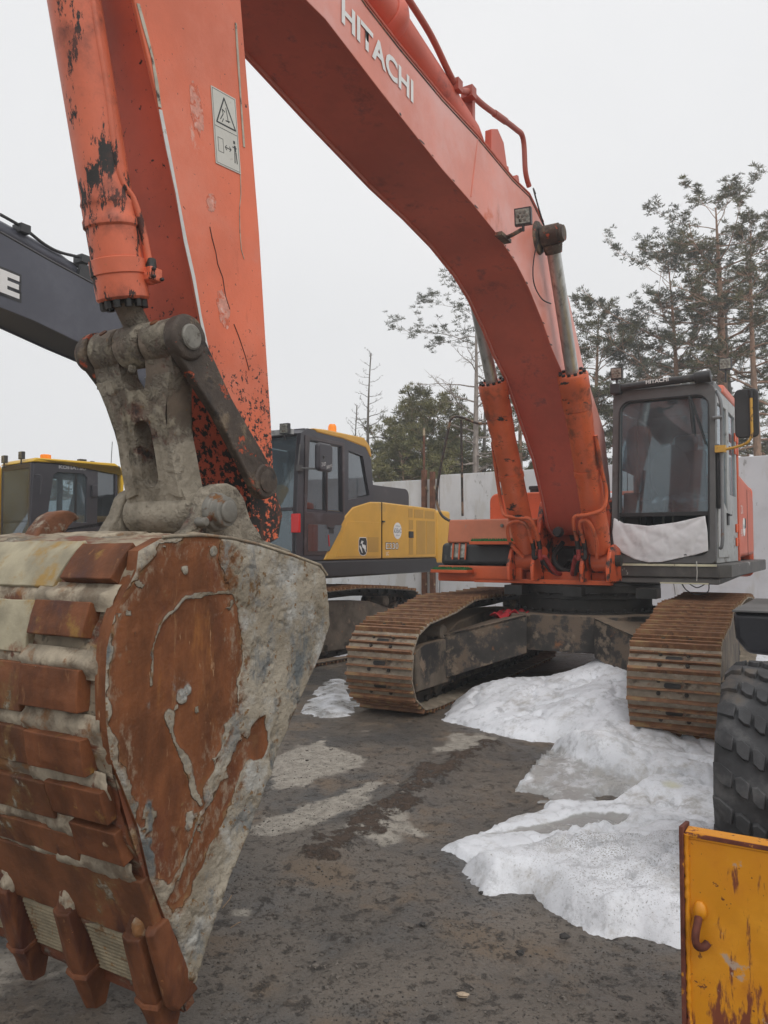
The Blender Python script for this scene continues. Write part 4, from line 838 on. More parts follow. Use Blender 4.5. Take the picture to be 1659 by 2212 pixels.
b = MB(); b.tube([(PIN.x-.02, LC-.26, PIN.z-.07), (PIN.x-.02, LC-.26, PIN.z-.125)], .011, 8); b.tube([(PIN.x-.02, LC-.26, PIN.z-.115), (PIN.x-.02, LC-.26, PIN.z-.155)], .019, 8); b.build('grease_nipple', M_pin, link, smooth=30)
# --- idler links
def capsule(p, q_, r0, r1, n=14):
    p, q_ = Vector(p), Vector(q_); d_ = (q_-p); a = atan2(d_.y, d_.x); o = []
    for i in range(n+1): t = a+pi/2+pi*i/n; o.append((p.x+r0*cos(t), p.y+r0*sin(t)))
    nn = Vector((-sin(a), cos(a))); m = p.lerp(q_, .45); o.append(tuple(m-nn*((r0+r1)*.37)))
    for i in range(n+1): t = a-pi/2+pi*i/n; o.append((q_.x+r1*cos(t), q_.y+r1*sin(t)))
    o.append(tuple(m+nn*((r0+r1)*.37))); return o
for s in (-1, 1):
    a0, a1 = (LC+.24, LC+.285) if s > 0 else (LC-.29, LC-.24)
    b = MB(); b.prism(capsule((PIN.x, PIN.z), (PA.x, PA.z), .094, .082), a0, a1); b.lathe((PIN.x, a0, PIN.z), (0, 1, 0), [(0, .095), (a1-a0+.010, .095), (a1-a0+.018, .085)] if s > 0 else [(-.02, .078), (-.01, .09), (a1-a0, .095)], 40); b.lathe((PA.x, a0-.005, PA.z), (0, 1, 0), [(0, .08), (a1-a0+.015, .08)], 32)
    il = b.build('idler_link', M_linkdk, H, bevel=.010, seg=3, smooth=45); muddy(il, .003, 14, 2)
    b = MB(); b.lathe((PIN.x, a1+.006 if s > 0 else a0-.045, PIN.z), (0, 1, 0), [(0, .053), (.020, .053), (.025, .046)] if s > 0 else [(0, .06), (.01, .075), (.03, .08)], 32); b.build('pin', M_pin if s > 0 else M_link, il, smooth=35)
    b = MB(); b.lathe((PA.x, a1+.006 if s > 0 else a0-.02, PA.z), (0, 1, 0), [(0, .055), (.010, .053), (.012, .045)], 28); b.build('pin', M_linkdk, il, smooth=35)

# --- bucket
prof = smoothpts([Vector((f, z, 0)) for f, z in [(6.30, 1.53), (6.71, 1.625), (7.00, 1.655), (7.17, 1.635), (7.28, 1.55), (7.355, 1.40), (7.385, 1.20), (7.37, .98), (7.31, .78), (7.235, .58), (7.16, .38), (7.085, .18), (7.05, .085)]], 8)
prof = np.array([(p.x, p.y) for p in prof]); _sg = np.hypot(*(prof[1:]-prof[:-1]).T); PS = np.concatenate([[0], np.cumsum(_sg)])
def pp_(s):
    f = np.interp(s, PS, prof[:, 0]); z = np.interp(s, PS, prof[:, 1]); e = .03
    tf = np.interp(s+e, PS, prof[:, 0])-np.interp(s-e, PS, prof[:, 0]); tz = np.interp(s+e, PS, prof[:, 1])-np.interp(s-e, PS, prof[:, 1]); L_ = np.hypot(tf, tz)+1e-9
    return f, z, -tz/L_, tf/L_      # normal (outwards)
def s_of_z(z): k = np.argmax(prof[:, 1]); return float(np.interp(-z, -prof[k:, 1], PS[k:]))
BW = .79
b = MB(); inner = [(p[0], p[1]) for p in prof]; inn = []
for i in range(len(prof)):
    f, z, nf, nz = pp_(PS[i]); inn.append((f-nf*.045, z-nz*.045))
b.prism([tuple(p) for p in np.array([(pp_(s)[0]-pp_(s)[2]*.006, pp_(s)[1]-pp_(s)[3]*.006) for s in PS])]+inn[::-1], -BW, BW-.005)
bucket = b.build('bucket', M_shell, H)
def shfn(S, Lq, e):
    f, z, nf, nz = pp_(S); h = (fbm(S, Lq, 7)-.45)*.04+(fbm(S+9, Lq, 22)-.5)*.014
    h = h*sstep(0, .03, np.minimum(S, PS[-1]-S))
    return f+nf*h, Lq, z+nz*h
relief('shell', [(0, -BW), (PS[-1], -BW), (PS[-1], BW), (0, BW)], .014, shfn, M_shell, bucket)
def bar(s0, s1, l0, l1, h, nm, m, bev=.012, k=4, taper=0, rough=.004, zt=0):
    """plate that follows the curve of the shell, with slightly uneven faces"""
    n = max(2, int((l1-l0)/.05)); vs = []; rows = k+1; rr_ = random.Random(nm+str(s0)+str(l0))
    for j in range(n+1):
        l = l0+(l1-l0)*j/n
        for i in range(rows):
            s = s0+(s1-s0)*i/k; f, z, nf, nz = pp_(s); hh = h+rr_.uniform(-rough, rough); vs.append((f+nf*hh, l, z+nz*hh))
        for i in range(rows):
            s = s0-taper+(s1-s0+2*taper)*(rows-1-i)/k; f, z, nf, nz = pp_(s); vs.append((f-nf*.02, l, z-nz*.02))
    w_ = 2*rows; fs = []
    for j in range(n):
        for i in range(w_): a = j*w_+i; c = j*w_+(i+1) % w_; fs.append((a, c, c+w_, a+w_))
    fs += [tuple(range(w_)), tuple(n*w_+i for i in range(w_-1, -1, -1))]
    return MB().add(vs, fs).build(nm, m, bucket, bevel=bev, smooth=40)
rows_ = [(1.60, 1.50), (1.435, 1.335), (1.245, 1.12), (1.045, .935), (.895, .79), (.765, .655)]
for i, (za, zb) in enumerate(rows_):
    s0, s1 = s_of_z(za), s_of_z(zb); top_ = i < 2
    t0_, t1_ = s_of_z([1.60, 1.435, 1.245, 1.04, .87, .70][i]), s_of_z([1.478, 1.275, 1.09, .925, .745, .605][i])
    muddy(bar(t0_-.03*(i == 0), t1_, -BW+.01, [.47, .41, .40, .42, .47, .53][i], .026, 'wear_strip', M_topstrip if top_ else M_strip, .004, taper=.006, rough=.002), .003, 10, 1)
    muddy(bar(s0, s1, [.50, .43, .42, .44, .50, .56][i], [.745, .70, .705, .715, .76, .775][i], [.040, .044, .046, .046, .044, .042][i], 'heel_block', M_block, .004, rough=.002), .0025, 14, 2)
    # caked mud ledges in the gaps
    zc = [1.457, 1.26, 1.067, .898, .718, .60][i]; sc_ = s_of_z(zc)
    if i < 5 or 1:
        def mfn(S, Lq, e, sc_=sc_, i=i):
            f, z, nf, nz = pp_(S); t = 1-np.abs(S-sc_-.02*(fbm(Lq, S*0+i, 6)-.5))/.038; h = np.clip(t, 0, 1)**.6*(.010+.022*fbm(S*2, Lq+i*3, 7)*sstep(.34, .62, fbm(S*0, Lq+i*7, 2.5)))*sstep(0, .05, e+.02); h = np.where(Lq > .40, h*1.25+.004+.012*fbm(S, Lq, 18), h)+.020*(fbm(S, Lq, 46, 4)-.5)*np.clip(t, 0, 1)
            return f+nf*(h+.002), Lq, z+nz*(h+.002)
        relief('mud_ledge', [(sc_-.045, -BW+.01), (sc_+.045, -BW+.01), (sc_+.045, .77), (sc_-.045, .77)], .011, mfn, M_mud, bucket)
# lip: smooth band, weld-bead ribs, adapters and teeth
sA, sB, sC = s_of_z(.585), s_of_z(.352), s_of_z(.150)
bar(sA, sB, -BW+.01, .79, .018, 'lip_plate', M_strip, .006, rough=.002)
bar(sB+.002, sC, -BW+.01, .79, .006, 'lip_plate', M_strip, .004, rough=.001)
TL = [.70, .355, .01, -.335, -.68]
for a_, c_ in [(TL[1]+.055, TL[0]-.055), (TL[2]+.055, TL[1]-.055), (TL[3]+.055, TL[2]-.055), (TL[4]+.055, TL[3]-.055)]:
    def bfn(S, Lq, e):
        f, z, nf, nz = pp_(S); h = .010+.0065*np.abs(np.sin((S-sB)*pi/.0165+.35*fbm(S, Lq, 14)))+.002*fbm(S, Lq, 60); h = np.where(e < .006, 0, h)
        return f+nf*h, Lq, z+nz*h
    relief('hardfacing_ribs', [(sB+.005, a_), (sC-.002, a_), (sC-.002, c_), (sB+.005, c_)], .0042, bfn, M_bead, bucket)
def profbox(secs, l, nm, m, parent, bev=.006, lean=0):
    """secs: list of (s or (f,z) point, half width, front height, back depth) from top to tip"""
    vs = []; n = len(secs)
    for (f, z, nf, nz), hw, hf, hb in secs:
        a = (f+nf*hf, z+nz*hf); c = (f-nf*hb, z-nz*hb); vs += [(a[0], l-hw, a[1]), (a[0]+nf*.012, l, a[1]+nz*.012), (a[0], l+hw, a[1]), (c[0], l+hw, c[1]), (c[0], l-hw, c[1])]
    fs = [tuple(range(5)), tuple(5*(n-1)+i for i in range(4, -1, -1))]
    for j in range(n-1):
        for i in range(5): a, c = j*5+i, j*5+(i+1) % 5; fs.append((a, c, c+5, a+5))
    return muddy(MB().add(vs, fs).build(nm, m, parent, bevel=bev, smooth=45, seg=2), .0025, 14, 2)
sT = s_of_z(.44); ft, zt, nft, nzt = pp_(sC); dirx, dirz = -.16, -1.0; q_ = math.hypot(dirx, dirz); dirx /= q_; dirz /= q_
for i, l in enumerate(TL):
    P_ = [(pp_(sT-.01), .012, .012, .01), (pp_(sT+.05), .036, .034, .02), (pp_(sT+.055), .042, .052, .02), (pp_(sC-.04), .046, .066, .04), (pp_(sC+.015), .044, .06, .05)]
    profbox(P_, l, 'tooth_adapter', M_tooth, bucket)
    base = Vector((ft+dirx*.02, zt+dirz*.02)); 
    def tp(t, k=0): return (base.x+dirx*t+nft*k, base.y+dirz*t+nzt*k, nft, nzt)
    T_ = [(tp(-.035), .052, .070, .055), (tp(-.02), .055, .074, .06), (tp(-.018), .050, .066, .055), (tp(.03, .002), .044, .050, .050), (tp(.08, .006), .039, .036, .040), (tp(.125, .010), .034, .022, .028), (tp(.165, .012), .026, .009, .014)]
    to = profbox(T_, l, 'tooth', M_tooth, bucket, .007)
    q2 = pp_(sT+.035); m_ = MB().ball((q2[0]+.012, l+.012, q2[1]), .036, 9, sc=(.7, 1.0, 1.5)); mo = muddy(m_.build('mud_lump', M_mud, bucket, smooth=60), .017, 14, 2)
P_ = [(pp_(s_of_z(.43)), .020, .02, .02), (pp_(s_of_z(.42)), .022, .04, .03), (pp_(sC-.02), .022, .05, .05), (pp_(sC+.02), .020, .03, .06)]
profbox(P_, .786, 'corner_adapter', M_tooth, bucket, .006)
# side plates: near one carries the rust and mud relief
SO = [(300, 1190), (350, 1162), (430, 1156), (500, 1163), (560, 1177), (640, 1203), (690, 1222), (703, 1240), (712, 1350), (690, 1420), (640, 1530), (600, 1625), (583, 1680), (572, 1700), (540, 1790), (500, 1880), (462, 1985), (430, 2080), (420, 2130), (400, 2120), (385, 2030), (360, 1990), (325, 1900), (300, 1790), (265, 1700), (240, 1640), (230, 1560), (228, 1480), (232, 1400), (248, 1330), (270, 1280), (295, 1235)]
SP = [tuple(p) for p in FH.L(.80, SO)]
MB().prism(SP, .752, .797).build('side_plate', M_sideplate, bucket)
MB().prism([(f, z) for f, z in SP], -.80, -.755).build('side_plate', M_sideplate, bucket)
RA = FH.L(.80, [(345, 1172), (440, 1160), (466, 1172), (474, 1215), (482, 1245), (505, 1290), (518, 1350), (522, 1430), (508, 1520), (482, 1590), (458, 1650), (432, 1700), (433, 1745), (415, 1800), (392, 1865), (365, 1900), (338, 1888), (325, 1830), (300, 1750), (268, 1650), (244, 1570), (233, 1480), (240, 1390), (256, 1310), (292, 1262), (328, 1210)])
RB = FH.L(.80, [(520, 1592), (546, 1600), (540, 1628), (528, 1655), (490, 1740), (440, 1850), (402, 1935), (376, 1960), (366, 1948), (384, 1900), (420, 1810), (452, 1740), (492, 1660)])
RC = FH.L(.80, [(540, 1560), (560, 1555), (575, 1600), (566, 1640), (548, 1640), (536, 1600)])
S1 = FH.L(.80, [(332, 1478), (333, 1400), (345, 1350), (368, 1315), (400, 1290), (430, 1276), (505, 1272)])
S2 = FH.L(.80, [(364, 1545), (380, 1600), (398, 1640), (415, 1690), (430, 1735)])
SPOTS = [(397, 1229, .019), (390, 1507, .030), (403, 1492, .02), (424, 1530, .013), (460, 1190, .02), (378, 1530, .008)]
spp = [(FH.L(.80, [(u, v)])[0], r) for u, v, r in SPOTS]
def mudf(F_, Z_):
    wx = (fbm(F_, Z_, 9)-.5)*.05; wz = (fbm(F_+5, Z_+3, 9)-.5)*.05; X = F_+wx; Y = Z_+wz
    r = np.maximum(np.maximum(sdf(X, Y, RA), sdf(X, Y, RB)), -9); m = sstep(.012, -.020, r+(fbm(F_, Z_, 40)-.5)*.03+(fbm(F_, Z_, 14)-.5)*.03)
    m = np.maximum(m, .75*sstep(.70, .76, fbm(F_+2, Z_, 17, 4))*sstep(.16, .02, np.abs(r)))
    rc = sdf(X+wx, Y, RC); m = np.minimum(m, sstep(.004, -.01, rc))
    dA = FH.L(.80, [(700, 1240)])[0]
    for S_, w0, w1 in ((S1, .002, .013), (S2, .004, .026)):
        d, bx, by = pdist(X, Y, S_, closed=False); wv = w0+(w1-w0)*fbm(F_, Z_, 13)*1.7; m = np.maximum(m, .8*sstep(wv, wv*.3, d))
    for (p, r0) in spp: d = np.hypot((F_-p[0]+wx*.5), (Z_-p[1]+wz*.5)); m = np.maximum(m, sstep(r0*1.05, r0*.65, d))
    return m
def sidefn(F_, Z_, e):
    m = mudf(F_, Z_); cut = FH.L(.80, [(590, 1700), (425, 2130)])
    d, _, _ = pdist(F_, Z_, cut, closed=False); lump = sstep(.10, .02, d)*.03
    crack = np.abs(fbm(F_, Z_, 9, 4)-.5); n_ = fbm(F_*1.0+3, Z_, 14, 6)
    h = m*(.0008+.016*n_*fbm(F_+7, Z_, 5)*1.6+lump*fbm(F_, Z_, 11)-.008*sstep(.03, 0, crack))
    h += .003*(fbm(F_, Z_, 3)-.5)
    h = np.where(e <= 0, -.004, h*sstep(0, .012, e)+.0002)
    return F_, .80+h, Z_
UR_ = FH.L(.80, [(466, 1168), (520, 1172), (535, 1215), (520, 1262), (490, 1262)])
def washf(F_, Z_):
    X = F_+(fbm(F_, Z_, 6)-.5)*.08; Y = Z_+(fbm(F_+5, Z_+3, 6)-.5)*.08
    r = np.maximum(sdf(X, Y, RA), sdf(X, Y, RB)); w1 = sstep(.13, .0, r)*(r > -.001); w2 = sstep(-.10, 0, r)*(r <= 0)
    return np.clip(w1+w2*0+sstep(-.03, .05, sdf(X, Y, UR_))*0, 0, 1)
def stainf(F_, Z_):
    X = F_+(fbm(F_, Z_, 6)-.5)*.08; Y = Z_+(fbm(F_+5, Z_+3, 6)-.5)*.08; r = np.maximum(sdf(X, Y, RA), sdf(X, Y, RB))
    return np.clip(sstep(-.11, 0, r)*(r <= 0)*.8+sstep(-.03, .04, sdf(X, Y, UR_))+.6*sstep(.06, 0, pdist(F_, Z_, FH.L(.80, [(703, 1240), (712, 1350), (640, 1530), (583, 1680), (500, 1880)]), closed=False)[0]), 0, 1)
def rimf(F_, Z_): m = mudf(F_, Z_); return np.clip(4*m*(1-m), 0, 1)
relief('side_relief', SP, .0075, sidefn, M_sideplate, bucket, attrs={'mud': mudf, 'rim': rimf, 'wash': washf, 'stain': stainf}, flip=True)
# raised edge of the wear panel on the side plate
er = [(f, .803, z) for f, z in FH.L(.80, [(350, 1160), (430, 1155), (500, 1162), (560, 1176), (640, 1202), (690, 1221), (705, 1242)])]
muddy(MB().tube(er, .006, 8).build('rim', M_mud, bucket, smooth=70), .004, 14, 1)
# ears, pin, hook
ear = FH.L(.35, [(350, 1180), (372, 1162), (402, 1142), (422, 1105), (432, 1068), (444, 1052), (462, 1045), (482, 1044), (502, 1053), (516, 1075), (526, 1105), (536, 1130), (560, 1165), (620, 1190), (620, 1215), (350, 1215)])
for s in (0, 1):
    l0, l1 = (LC+.215, LC+.285) if s else (LC-.285, LC-.215)
    muddy(MB().prism(ear, l0, l1).build('ear', M_link, bucket, bevel=.012, seg=3, smooth=45), .006, 10, 3)
b = MB(); b.lathe((PINB.x, LC+.28, PINB.z), (0, 1, 0), [(0, .085), (.03, .08), (.035, .066), (.07, .064), (.075, .05)], 32); b.lathe((PINB.x, LC+.352, PINB.z), (0, 1, 0), [(0, .047), (.012, .047), (.016, .04)], 28)
b.lathe((PINB.x+.105, LC+.28, PINB.z-.045), (0, 1, 0), [(0, .02), (.05, .02), (.055, .015)], 10)
b.build('pin', M_pin, bucket, bevel=.005, smooth=40)
MB().tube([(PINB.x+.06, LC+.31, PINB.z-.03), (PINB.x+.10, LC+.325, PINB.z-.04)], .011, 8).build('keeper_bolt', M_block, bucket)
hk = FH.L(-.25, [(58, 1200), (60, 1172), (74, 1142), (94, 1117), (115, 1105), (140, 1103), (155, 1108), (166, 1120), (150, 1128), (125, 1128), (105, 1137), (94, 1150), (94, 1164), (102, 1176), (130, 1163), (165, 1156), (205, 1165), (240, 1185), (240, 1210), (60, 1215)])
muddy(MB().prism(hk, -.30, -.22).build('lifting_hook', mat('rusty_hook', (.17, .07, .035), .8, var=.35, vs=9, bump=.9, bs=30, layers=[(MUD, 7, .52, .62, .95, dict(rbump=.8)), ((.26, .12, .05), 14, .6, .7, .8)]), bucket, bevel=.010, seg=2, smooth=50), .005, 13, 2)
o = MB(); o.prism([(6.45, 1.6), (6.5, 1.65), (6.7, 1.68), (6.9, 1.665), (6.97, 1.62)], -.70, .2); muddy(o.build('mud_heap', M_mud, bucket, bevel=.02, smooth=60), .02, 8, 4)

# ============================================================ THE YELLOW EXCAVATOR WITH THE SLATE BOOM
FD = Fr(30, -7.72, -9.13)
D = FD.empty('excavator'); tag(D, 'yellow excavator with dark cab, amber beacon and slate grey boom, behind the orange arm', 'excavator')
undercarriage(D, radians(-6), 2.55, 2.2, -2.1, .40, .44, [(1.55, .90), (.95, 1.02), (0, 1.0), (-.9, 1.02), (-1.6, .98)], .68, 'd', [M_frame, M_grouser, M_dark, M_oil])
b = MB(); plan([(.95, -.55), (.95, .55), (.55, .85), (-.55, .85), (-.95, .55), (-.95, -.55), (-.55, -.85), (.55, -.85)], .5, .88, b); b.box((.5, -1.2, .3), (1.0, 1.2, .75)); b.box((-1.0, -1.2, .3), (-.5, 1.2, .75)); b.build('car_body', M_frame, D, bevel=.02)
MB().lathe((0, 0, .86), (0, 0, 1), [(0, .76), (.3, .76)], 40).build('slew_ring', M_oil, D)
b = MB(); plan([(.62, -1.5), (.62, 1.5), (-4.1, 1.48), (-4.5, .9), (-4.5, -.9), (-4.1, -1.48)], 1.17, 1.42, b); b.build('deck', M_dskirt, D, bevel=.03)
side_ = FD.L(1.5, [(700, 1211), (955, 1204)])
b = MB(); b.prism([(.02, 1.425), (-.50, 2.05), (-.72, 2.20), (-1.20, 2.30), (-1.575, 2.315), (-1.575, 1.425)], .6, 1.5); c1 = b.build('side_cover', M_dyel, D, bevel=.025, seg=3)
b = MB(); b.prism([(-1.59, 1.425), (-1.59, 2.315), (-3.5, 2.285), (-3.5, 1.425)], .3, 1.5); c2 = b.build('engine_cover', M_dyel, D, bevel=.025, seg=3)
b = MB(); plan([(-3.515, 1.5), (-4.1, 1.5), (-4.55, 1.1), (-4.7, 0), (-4.55, -1.1), (-4.1, -1.5), (-3.515, -1.5)], 1.3, 2.27, b); b.build('counterweight', M_dyel, D, bevel=.07, seg=3)
b = MB(); b.box((.2, -1.5, 1.42), (-2.9, -.6, 2.2)); b.build('right_cover', M_dyel, D, bevel=.04)
b = MB()
b.prism(rrect(-.50, 1.47, -1.36, 1.98, .02) if 0 else [(-.28, 1.47), (-.52, 1.92), (-.58, 1.99), (-1.53, 1.99), (-1.53, 1.47)], 1.5, 1.506); b.build('hatch', M_dyel, c1, bevel=.003)
b = MB(); b.prism(rrect(-1.46, 1.53, -1.14, 1.76, .01), 1.5065, 1.509); b.build('grille', M_dyel2, c1)
b = MB()
for x0, x1, z0, z1 in ((-2.45, -2.60, 2.10, 2.25), (-2.66, -3.0, 2.10, 2.245), (-3.05, -3.42, 2.10, 2.235), (-2.47, -2.62, 1.90, 2.06), (-2.47, -2.62, 1.48, 1.74), (-2.74, -3.08, 1.48, 2.06), (-3.12, -3.44, 1.48, 2.06)):
    b.prism(rrect(x1, z0, x0, z1, .008), 1.5005, 1.503, fn=lambda p, q, a: (p, a, q))
b.build('grille', M_dyel2, c2, bevel=0)
b = MB(); b.prism(rrect(-2.62, 1.76, -2.46, 1.87, .01), 1.503, 1.512); b.build('latch', M_black, c2)
b = MB(); b.box((-1.576, 1.49, 1.43), (-1.589, 1.501, 2.31)); b.box((-1.56, 1.50, 1.995), (-1.63, 1.53, 2.02)); b.build('seam', M_black, c2)
# emblem: white deer outline on a black shield
b = MB(); sh = [(f_-.12, z_-.0) for f_, z_ in [(-.745, 1.55), (-.79, 1.49), (-.87, 1.475), (-.95, 1.49), (-.985, 1.54), (-.985, 1.70), (-.955, 1.755), (-.775, 1.755), (-.745, 1.71)]]
b.prism([(f-.01, z) for f, z in sh], 1.507, 1.509, 1); b.prism(offpoly([(f-.01, z) for f, z in sh], -.010), 1.509, 1.511, 0); emb = b.build('emblem', [M_black, M_white], c1, smooth=0)
deer = [(.04, .10), (.12, .16), (.20, .20), (.30, .34), (.42, .40), (.55, .44), (.62, .55), (.60, .66), (.66, .74), (.72, .66), (.80, .70), (.72, .80), (.66, .90), (.60, .80), (.52, .86), (.40, .80), (.55, .75), (.54, .66), (.44, .62), (.30, .62), (.18, .54), (.10, .60), (.12, .48), (.08, .34), (.18, .30), (.10, .22)]
b = MB(); b.prism([(-1.095+.21*(x), 1.495+.24*y) for x, y in deer], 1.511, 1.513); b.prism([(-.98, 1.52), (-.965, 1.52), (-.92, 1.58), (-.89, 1.62), (-.91, 1.635), (-.95, 1.60)], 1.511, 1.513); b.build('emblem_figure', M_white, c1, smooth=0)
MB().lathe((-2.08, 1.5005, 1.87), (0, 1, 0), [(0, .135), (.003, .135)], 36).build('round_sticker', M_white, c2)
text('sticker_lettering', 'ЮВиС', c2, (-1.965, 1.5045, 1.835), (-1, 0, 0), (0, 0, 1), .24, .075, mat('sticker_ink', (.10, .13, .17), .5), .001, bold=.0)
text('sticker_lettering', 'СТРОИТЕЛЬНАЯ', c2, (-2.01, 1.5045, 1.935), (-1, 0, 0), (0, 0, 1), .14, .022, MATS['sticker_ink'], .001)
text('sticker_lettering', 'КОМПАНИЯ', c2, (-2.02, 1.5045, 1.785), (-1, 0, 0), (0, 0, 1), .12, .022, MATS['sticker_ink'], .001)
text('model_lettering', 'E330', c2, (-1.69, 1.502, 1.565), (-1, 0, 0), (0, 0, 1), .42, .12, M_black, .001, bold=.035)
text('model_lettering', 'E330', c2, (-1.70, 1.504, 1.575), (-1, 0, 0), (0, 0, 1), .40, .10, M_white, .001, bold=.0)
text('model_lettering', 'LC', c2, (-1.70, 1.504, 1.475), (-1, 0, 0), (0, 0, 1), .09, .06, M_white, .001, bold=.02)
# cab
cs = [(.62, 1.43), (.60, 1.75), (.52, 2.6), (.34, 3.12), (.22, 3.22), (-1.15, 3.24), (-1.30, 3.05), (-1.40, 2.36), (-1.42, 2.31), (-.52, 2.02), (.0, 1.43)]
cs = [(.66, 1.43), (.66, 1.8), (.62, 2.7), (.56, 3.14), (.42, 3.22), (-1.10, 3.20), (-1.24, 3.08), (-1.36, 2.34), (-1.18, 2.285), (-.72, 2.19), (-.49, 2.04), (.03, 1.43)]
doorh = [(.42, 2.12), (.36, 3.06), (-.42, 3.06), (-.62, 2.28) if 0 else (-.46, 2.12)]
rw = [(-.62, 2.30), (-.62, 3.02), (-1.02, 2.98), (-1.22, 2.40)]
b = MB(); b.prism(cs, 1.44, 1.49, holes=[doorh, rw]); b.prism(cs, .48, .53, holes=[[(.40, 2.0), (.36, 3.06), (-.46, 3.06), (-.46, 2.0)], rw])
b.box((.45, .50, 3.17), (-1.12, 1.46, 3.22)); b.box((.55, .52, 1.43), (-.4, 1.45, 1.5)); b.prism([(.43, 3.22), (.56, 3.14), (.50, 3.08), (.36, 3.15)], .52, 1.45)
b.prism([(-1.24, 3.08), (-1.20, 3.08), (-1.31, 2.34), (-1.36, 2.34)], .52, .75); b.prism([(-1.24, 3.08), (-1.20, 3.08), (-1.31, 2.34), (-1.36, 2.34)], 1.2, 1.45)
for l in (.50, 1.42): b.prism([(.66, 1.5), (.66, 1.8), (.62, 2.7), (.56, 3.14), (.50, 3.14), (.56, 2.7), (.60, 1.8), (.60, 1.5)], l, l+.05)
b.prism([(.665, 2.10), (.655, 2.14), (.60, 2.14), (.61, 2.10)], .55, 1.42)
dc = b.build('cab', M_dcab, D, bevel=.012)
MB().prism([(.64, 1.52), (.64, 1.8), (.60, 2.7), (.54, 3.10), (.535, 3.10), (.595, 2.7), (.635, 1.8), (.635, 1.52)], .55, 1.42).build('front_window', M_glass, dc)
MB().prism([(.42, 2.13), (.36, 3.05), (-.42, 3.05), (-.45, 2.13)], 1.455, 1.46).build('side_window', M_gdoor, dc)
MB().prism([(-.62, 2.31), (-.63, 3.01), (-1.02, 2.97), (-1.21, 2.41)], 1.455, 1.46).build('side_window', M_gdoor, dc)
MB().prism([(.38, 2.0), (.36, 3.05), (-.45, 3.05), (-.45, 2.0)], .5, .505).build('side_window', M_glass, dc)
b = MB(); b.prism([(.50, 1.50), (.48, 3.12), (-.50, 3.12), (-.50, 2.02), (.0, 1.50)], 1.491, 1.503, holes=[[(.44, 2.08), (.38, 3.07), (-.43, 3.07), (-.46, 2.08)]]); b.box((-.04, 1.47, 2.1), (-.07, 1.50, 3.06)); dd = b.build('door', M_ddoor, dc, bevel=.004)
b = MB(); b.prism([(.42, 1.55), (.42, 1.92), (-.02, 1.92), (-.05, 1.86), (-.20, 1.86), (-.24, 1.92), (-.42, 1.92), (-.38, 1.85), (-.10, 1.55)], 1.5035, 1.508); b.build('lower_pane', M_gdoor, dd, bevel=.002)
b = MB(); b.tube([(-.06, 1.52, 1.88), (-.22, 1.52, 1.885)], .010, 6); b.box((-.09, 1.505, 1.80), (-.2, 1.512, 1.86)); b.build('handle', M_blk, dd)
MB().tube([(-.07, 1.512, 1.78), (-.09, 1.512, 1.62)], .006, 5).build('red_strap', M_redl, dd)
MB().box((.655, 1.43, 1.80), (.70, 1.56, 2.05)).build('tail_lamp', M_redl, dc, bevel=.008)
b = MB(); b.prism([(.20, 3.19), (.28, 3.24), (.0, 3.26), (-1.05, 3.27), (-1.22, 3.16), (-1.28, 3.0), (-1.24, 2.98), (-1.1, 3.12), (-.45, 3.18)], .75, 1.50); b.build('roof_cover', M_dyel, dc, bevel=.03, seg=3)
b = MB(); b.lathe((-.62, 1.2, 3.26), (0, 0, 1), [(0, .075), (.04, .075), (.045, .06)], 18, 1); b.lathe((-.62, 1.2, 3.30), (0, 0, 1), [(0, .065), (.10, .062), (.135, .045)], 20, 0); b.build('beacon', [M_amber, M_blk], dc, smooth=40)
b = MB(); b.ball((-.15, 1.3, 3.27), .05, 6, sc=(1, 1, .5)); b.build('roof_cap', M_blk, dc)
b = MB(); b.box((.60, .55, 3.12), (.66, 1.40, 3.19)); b.build('visor', M_ltgrey, dc); worklamp(dc, (.70, 1.32, 3.19), .07)
b = MB(); b.box((.05, .75, 1.5), (-.6, 1.25, 1.95)); b.prism([(-.4, 1.9), (-.3, 1.9), (-.5, 2.75), (-.62, 2.75)], .75, 1.25); b.box((.3, .6, 1.5), (.2, 1.3, 2.0)); b.build('seat', M_seat, dc, bevel=.04)
b = MB(); b.prism(rrect(.24, 2.57, .62, 2.93, .07) if 0 else rrect(.22, 2.62, .56, 3.0, .06), 1.70, 1.78); mr_ = b.build('mirror', M_dcab, dc, bevel=.03, seg=3)
b = MB(); b.tube(smoothpts([(.60, 1.50, 2.66), (.50, 1.60, 2.66), (.48, 1.68, 2.66), (.45, 1.74, 2.72), (.45, 1.79, 2.82)]), .013, 7); b.tube([(.60, 1.50, 2.98), (.64, 1.50, 2.70)], .012, 6); b.box((.56, 1.48, 2.62), (.66, 1.52, 2.70)); b.build('mirror_arm', M_grey, dc, smooth=50)
text('chalk_lettering', '2107', mr_, (.50, 1.782, 2.68), (-1, 0, .15), (0, 0, 1), .10, .05, M_white, .001); text('chalk_lettering', 'Мотл.', mr_, (.38, 1.782, 2.65), (-1, 0, .35), (0, 0, 1), .13, .05, M_white, .001)
b = MB(); b.prism(rrect(-3.6, 2.25, -1.7, 2.66, [.14, .14, .01, .01]), -.1, .9); b.build('muffler_cover', M_dcab, D, bevel=.06, seg=3)
b = MB(); b.prism(rrect(-1.68, 2.25, -1.3, 2.72, [.12, .12, .01, .01]), .0, .9); b.build('air_intake', M_dcab, D, bevel=.06, seg=3)
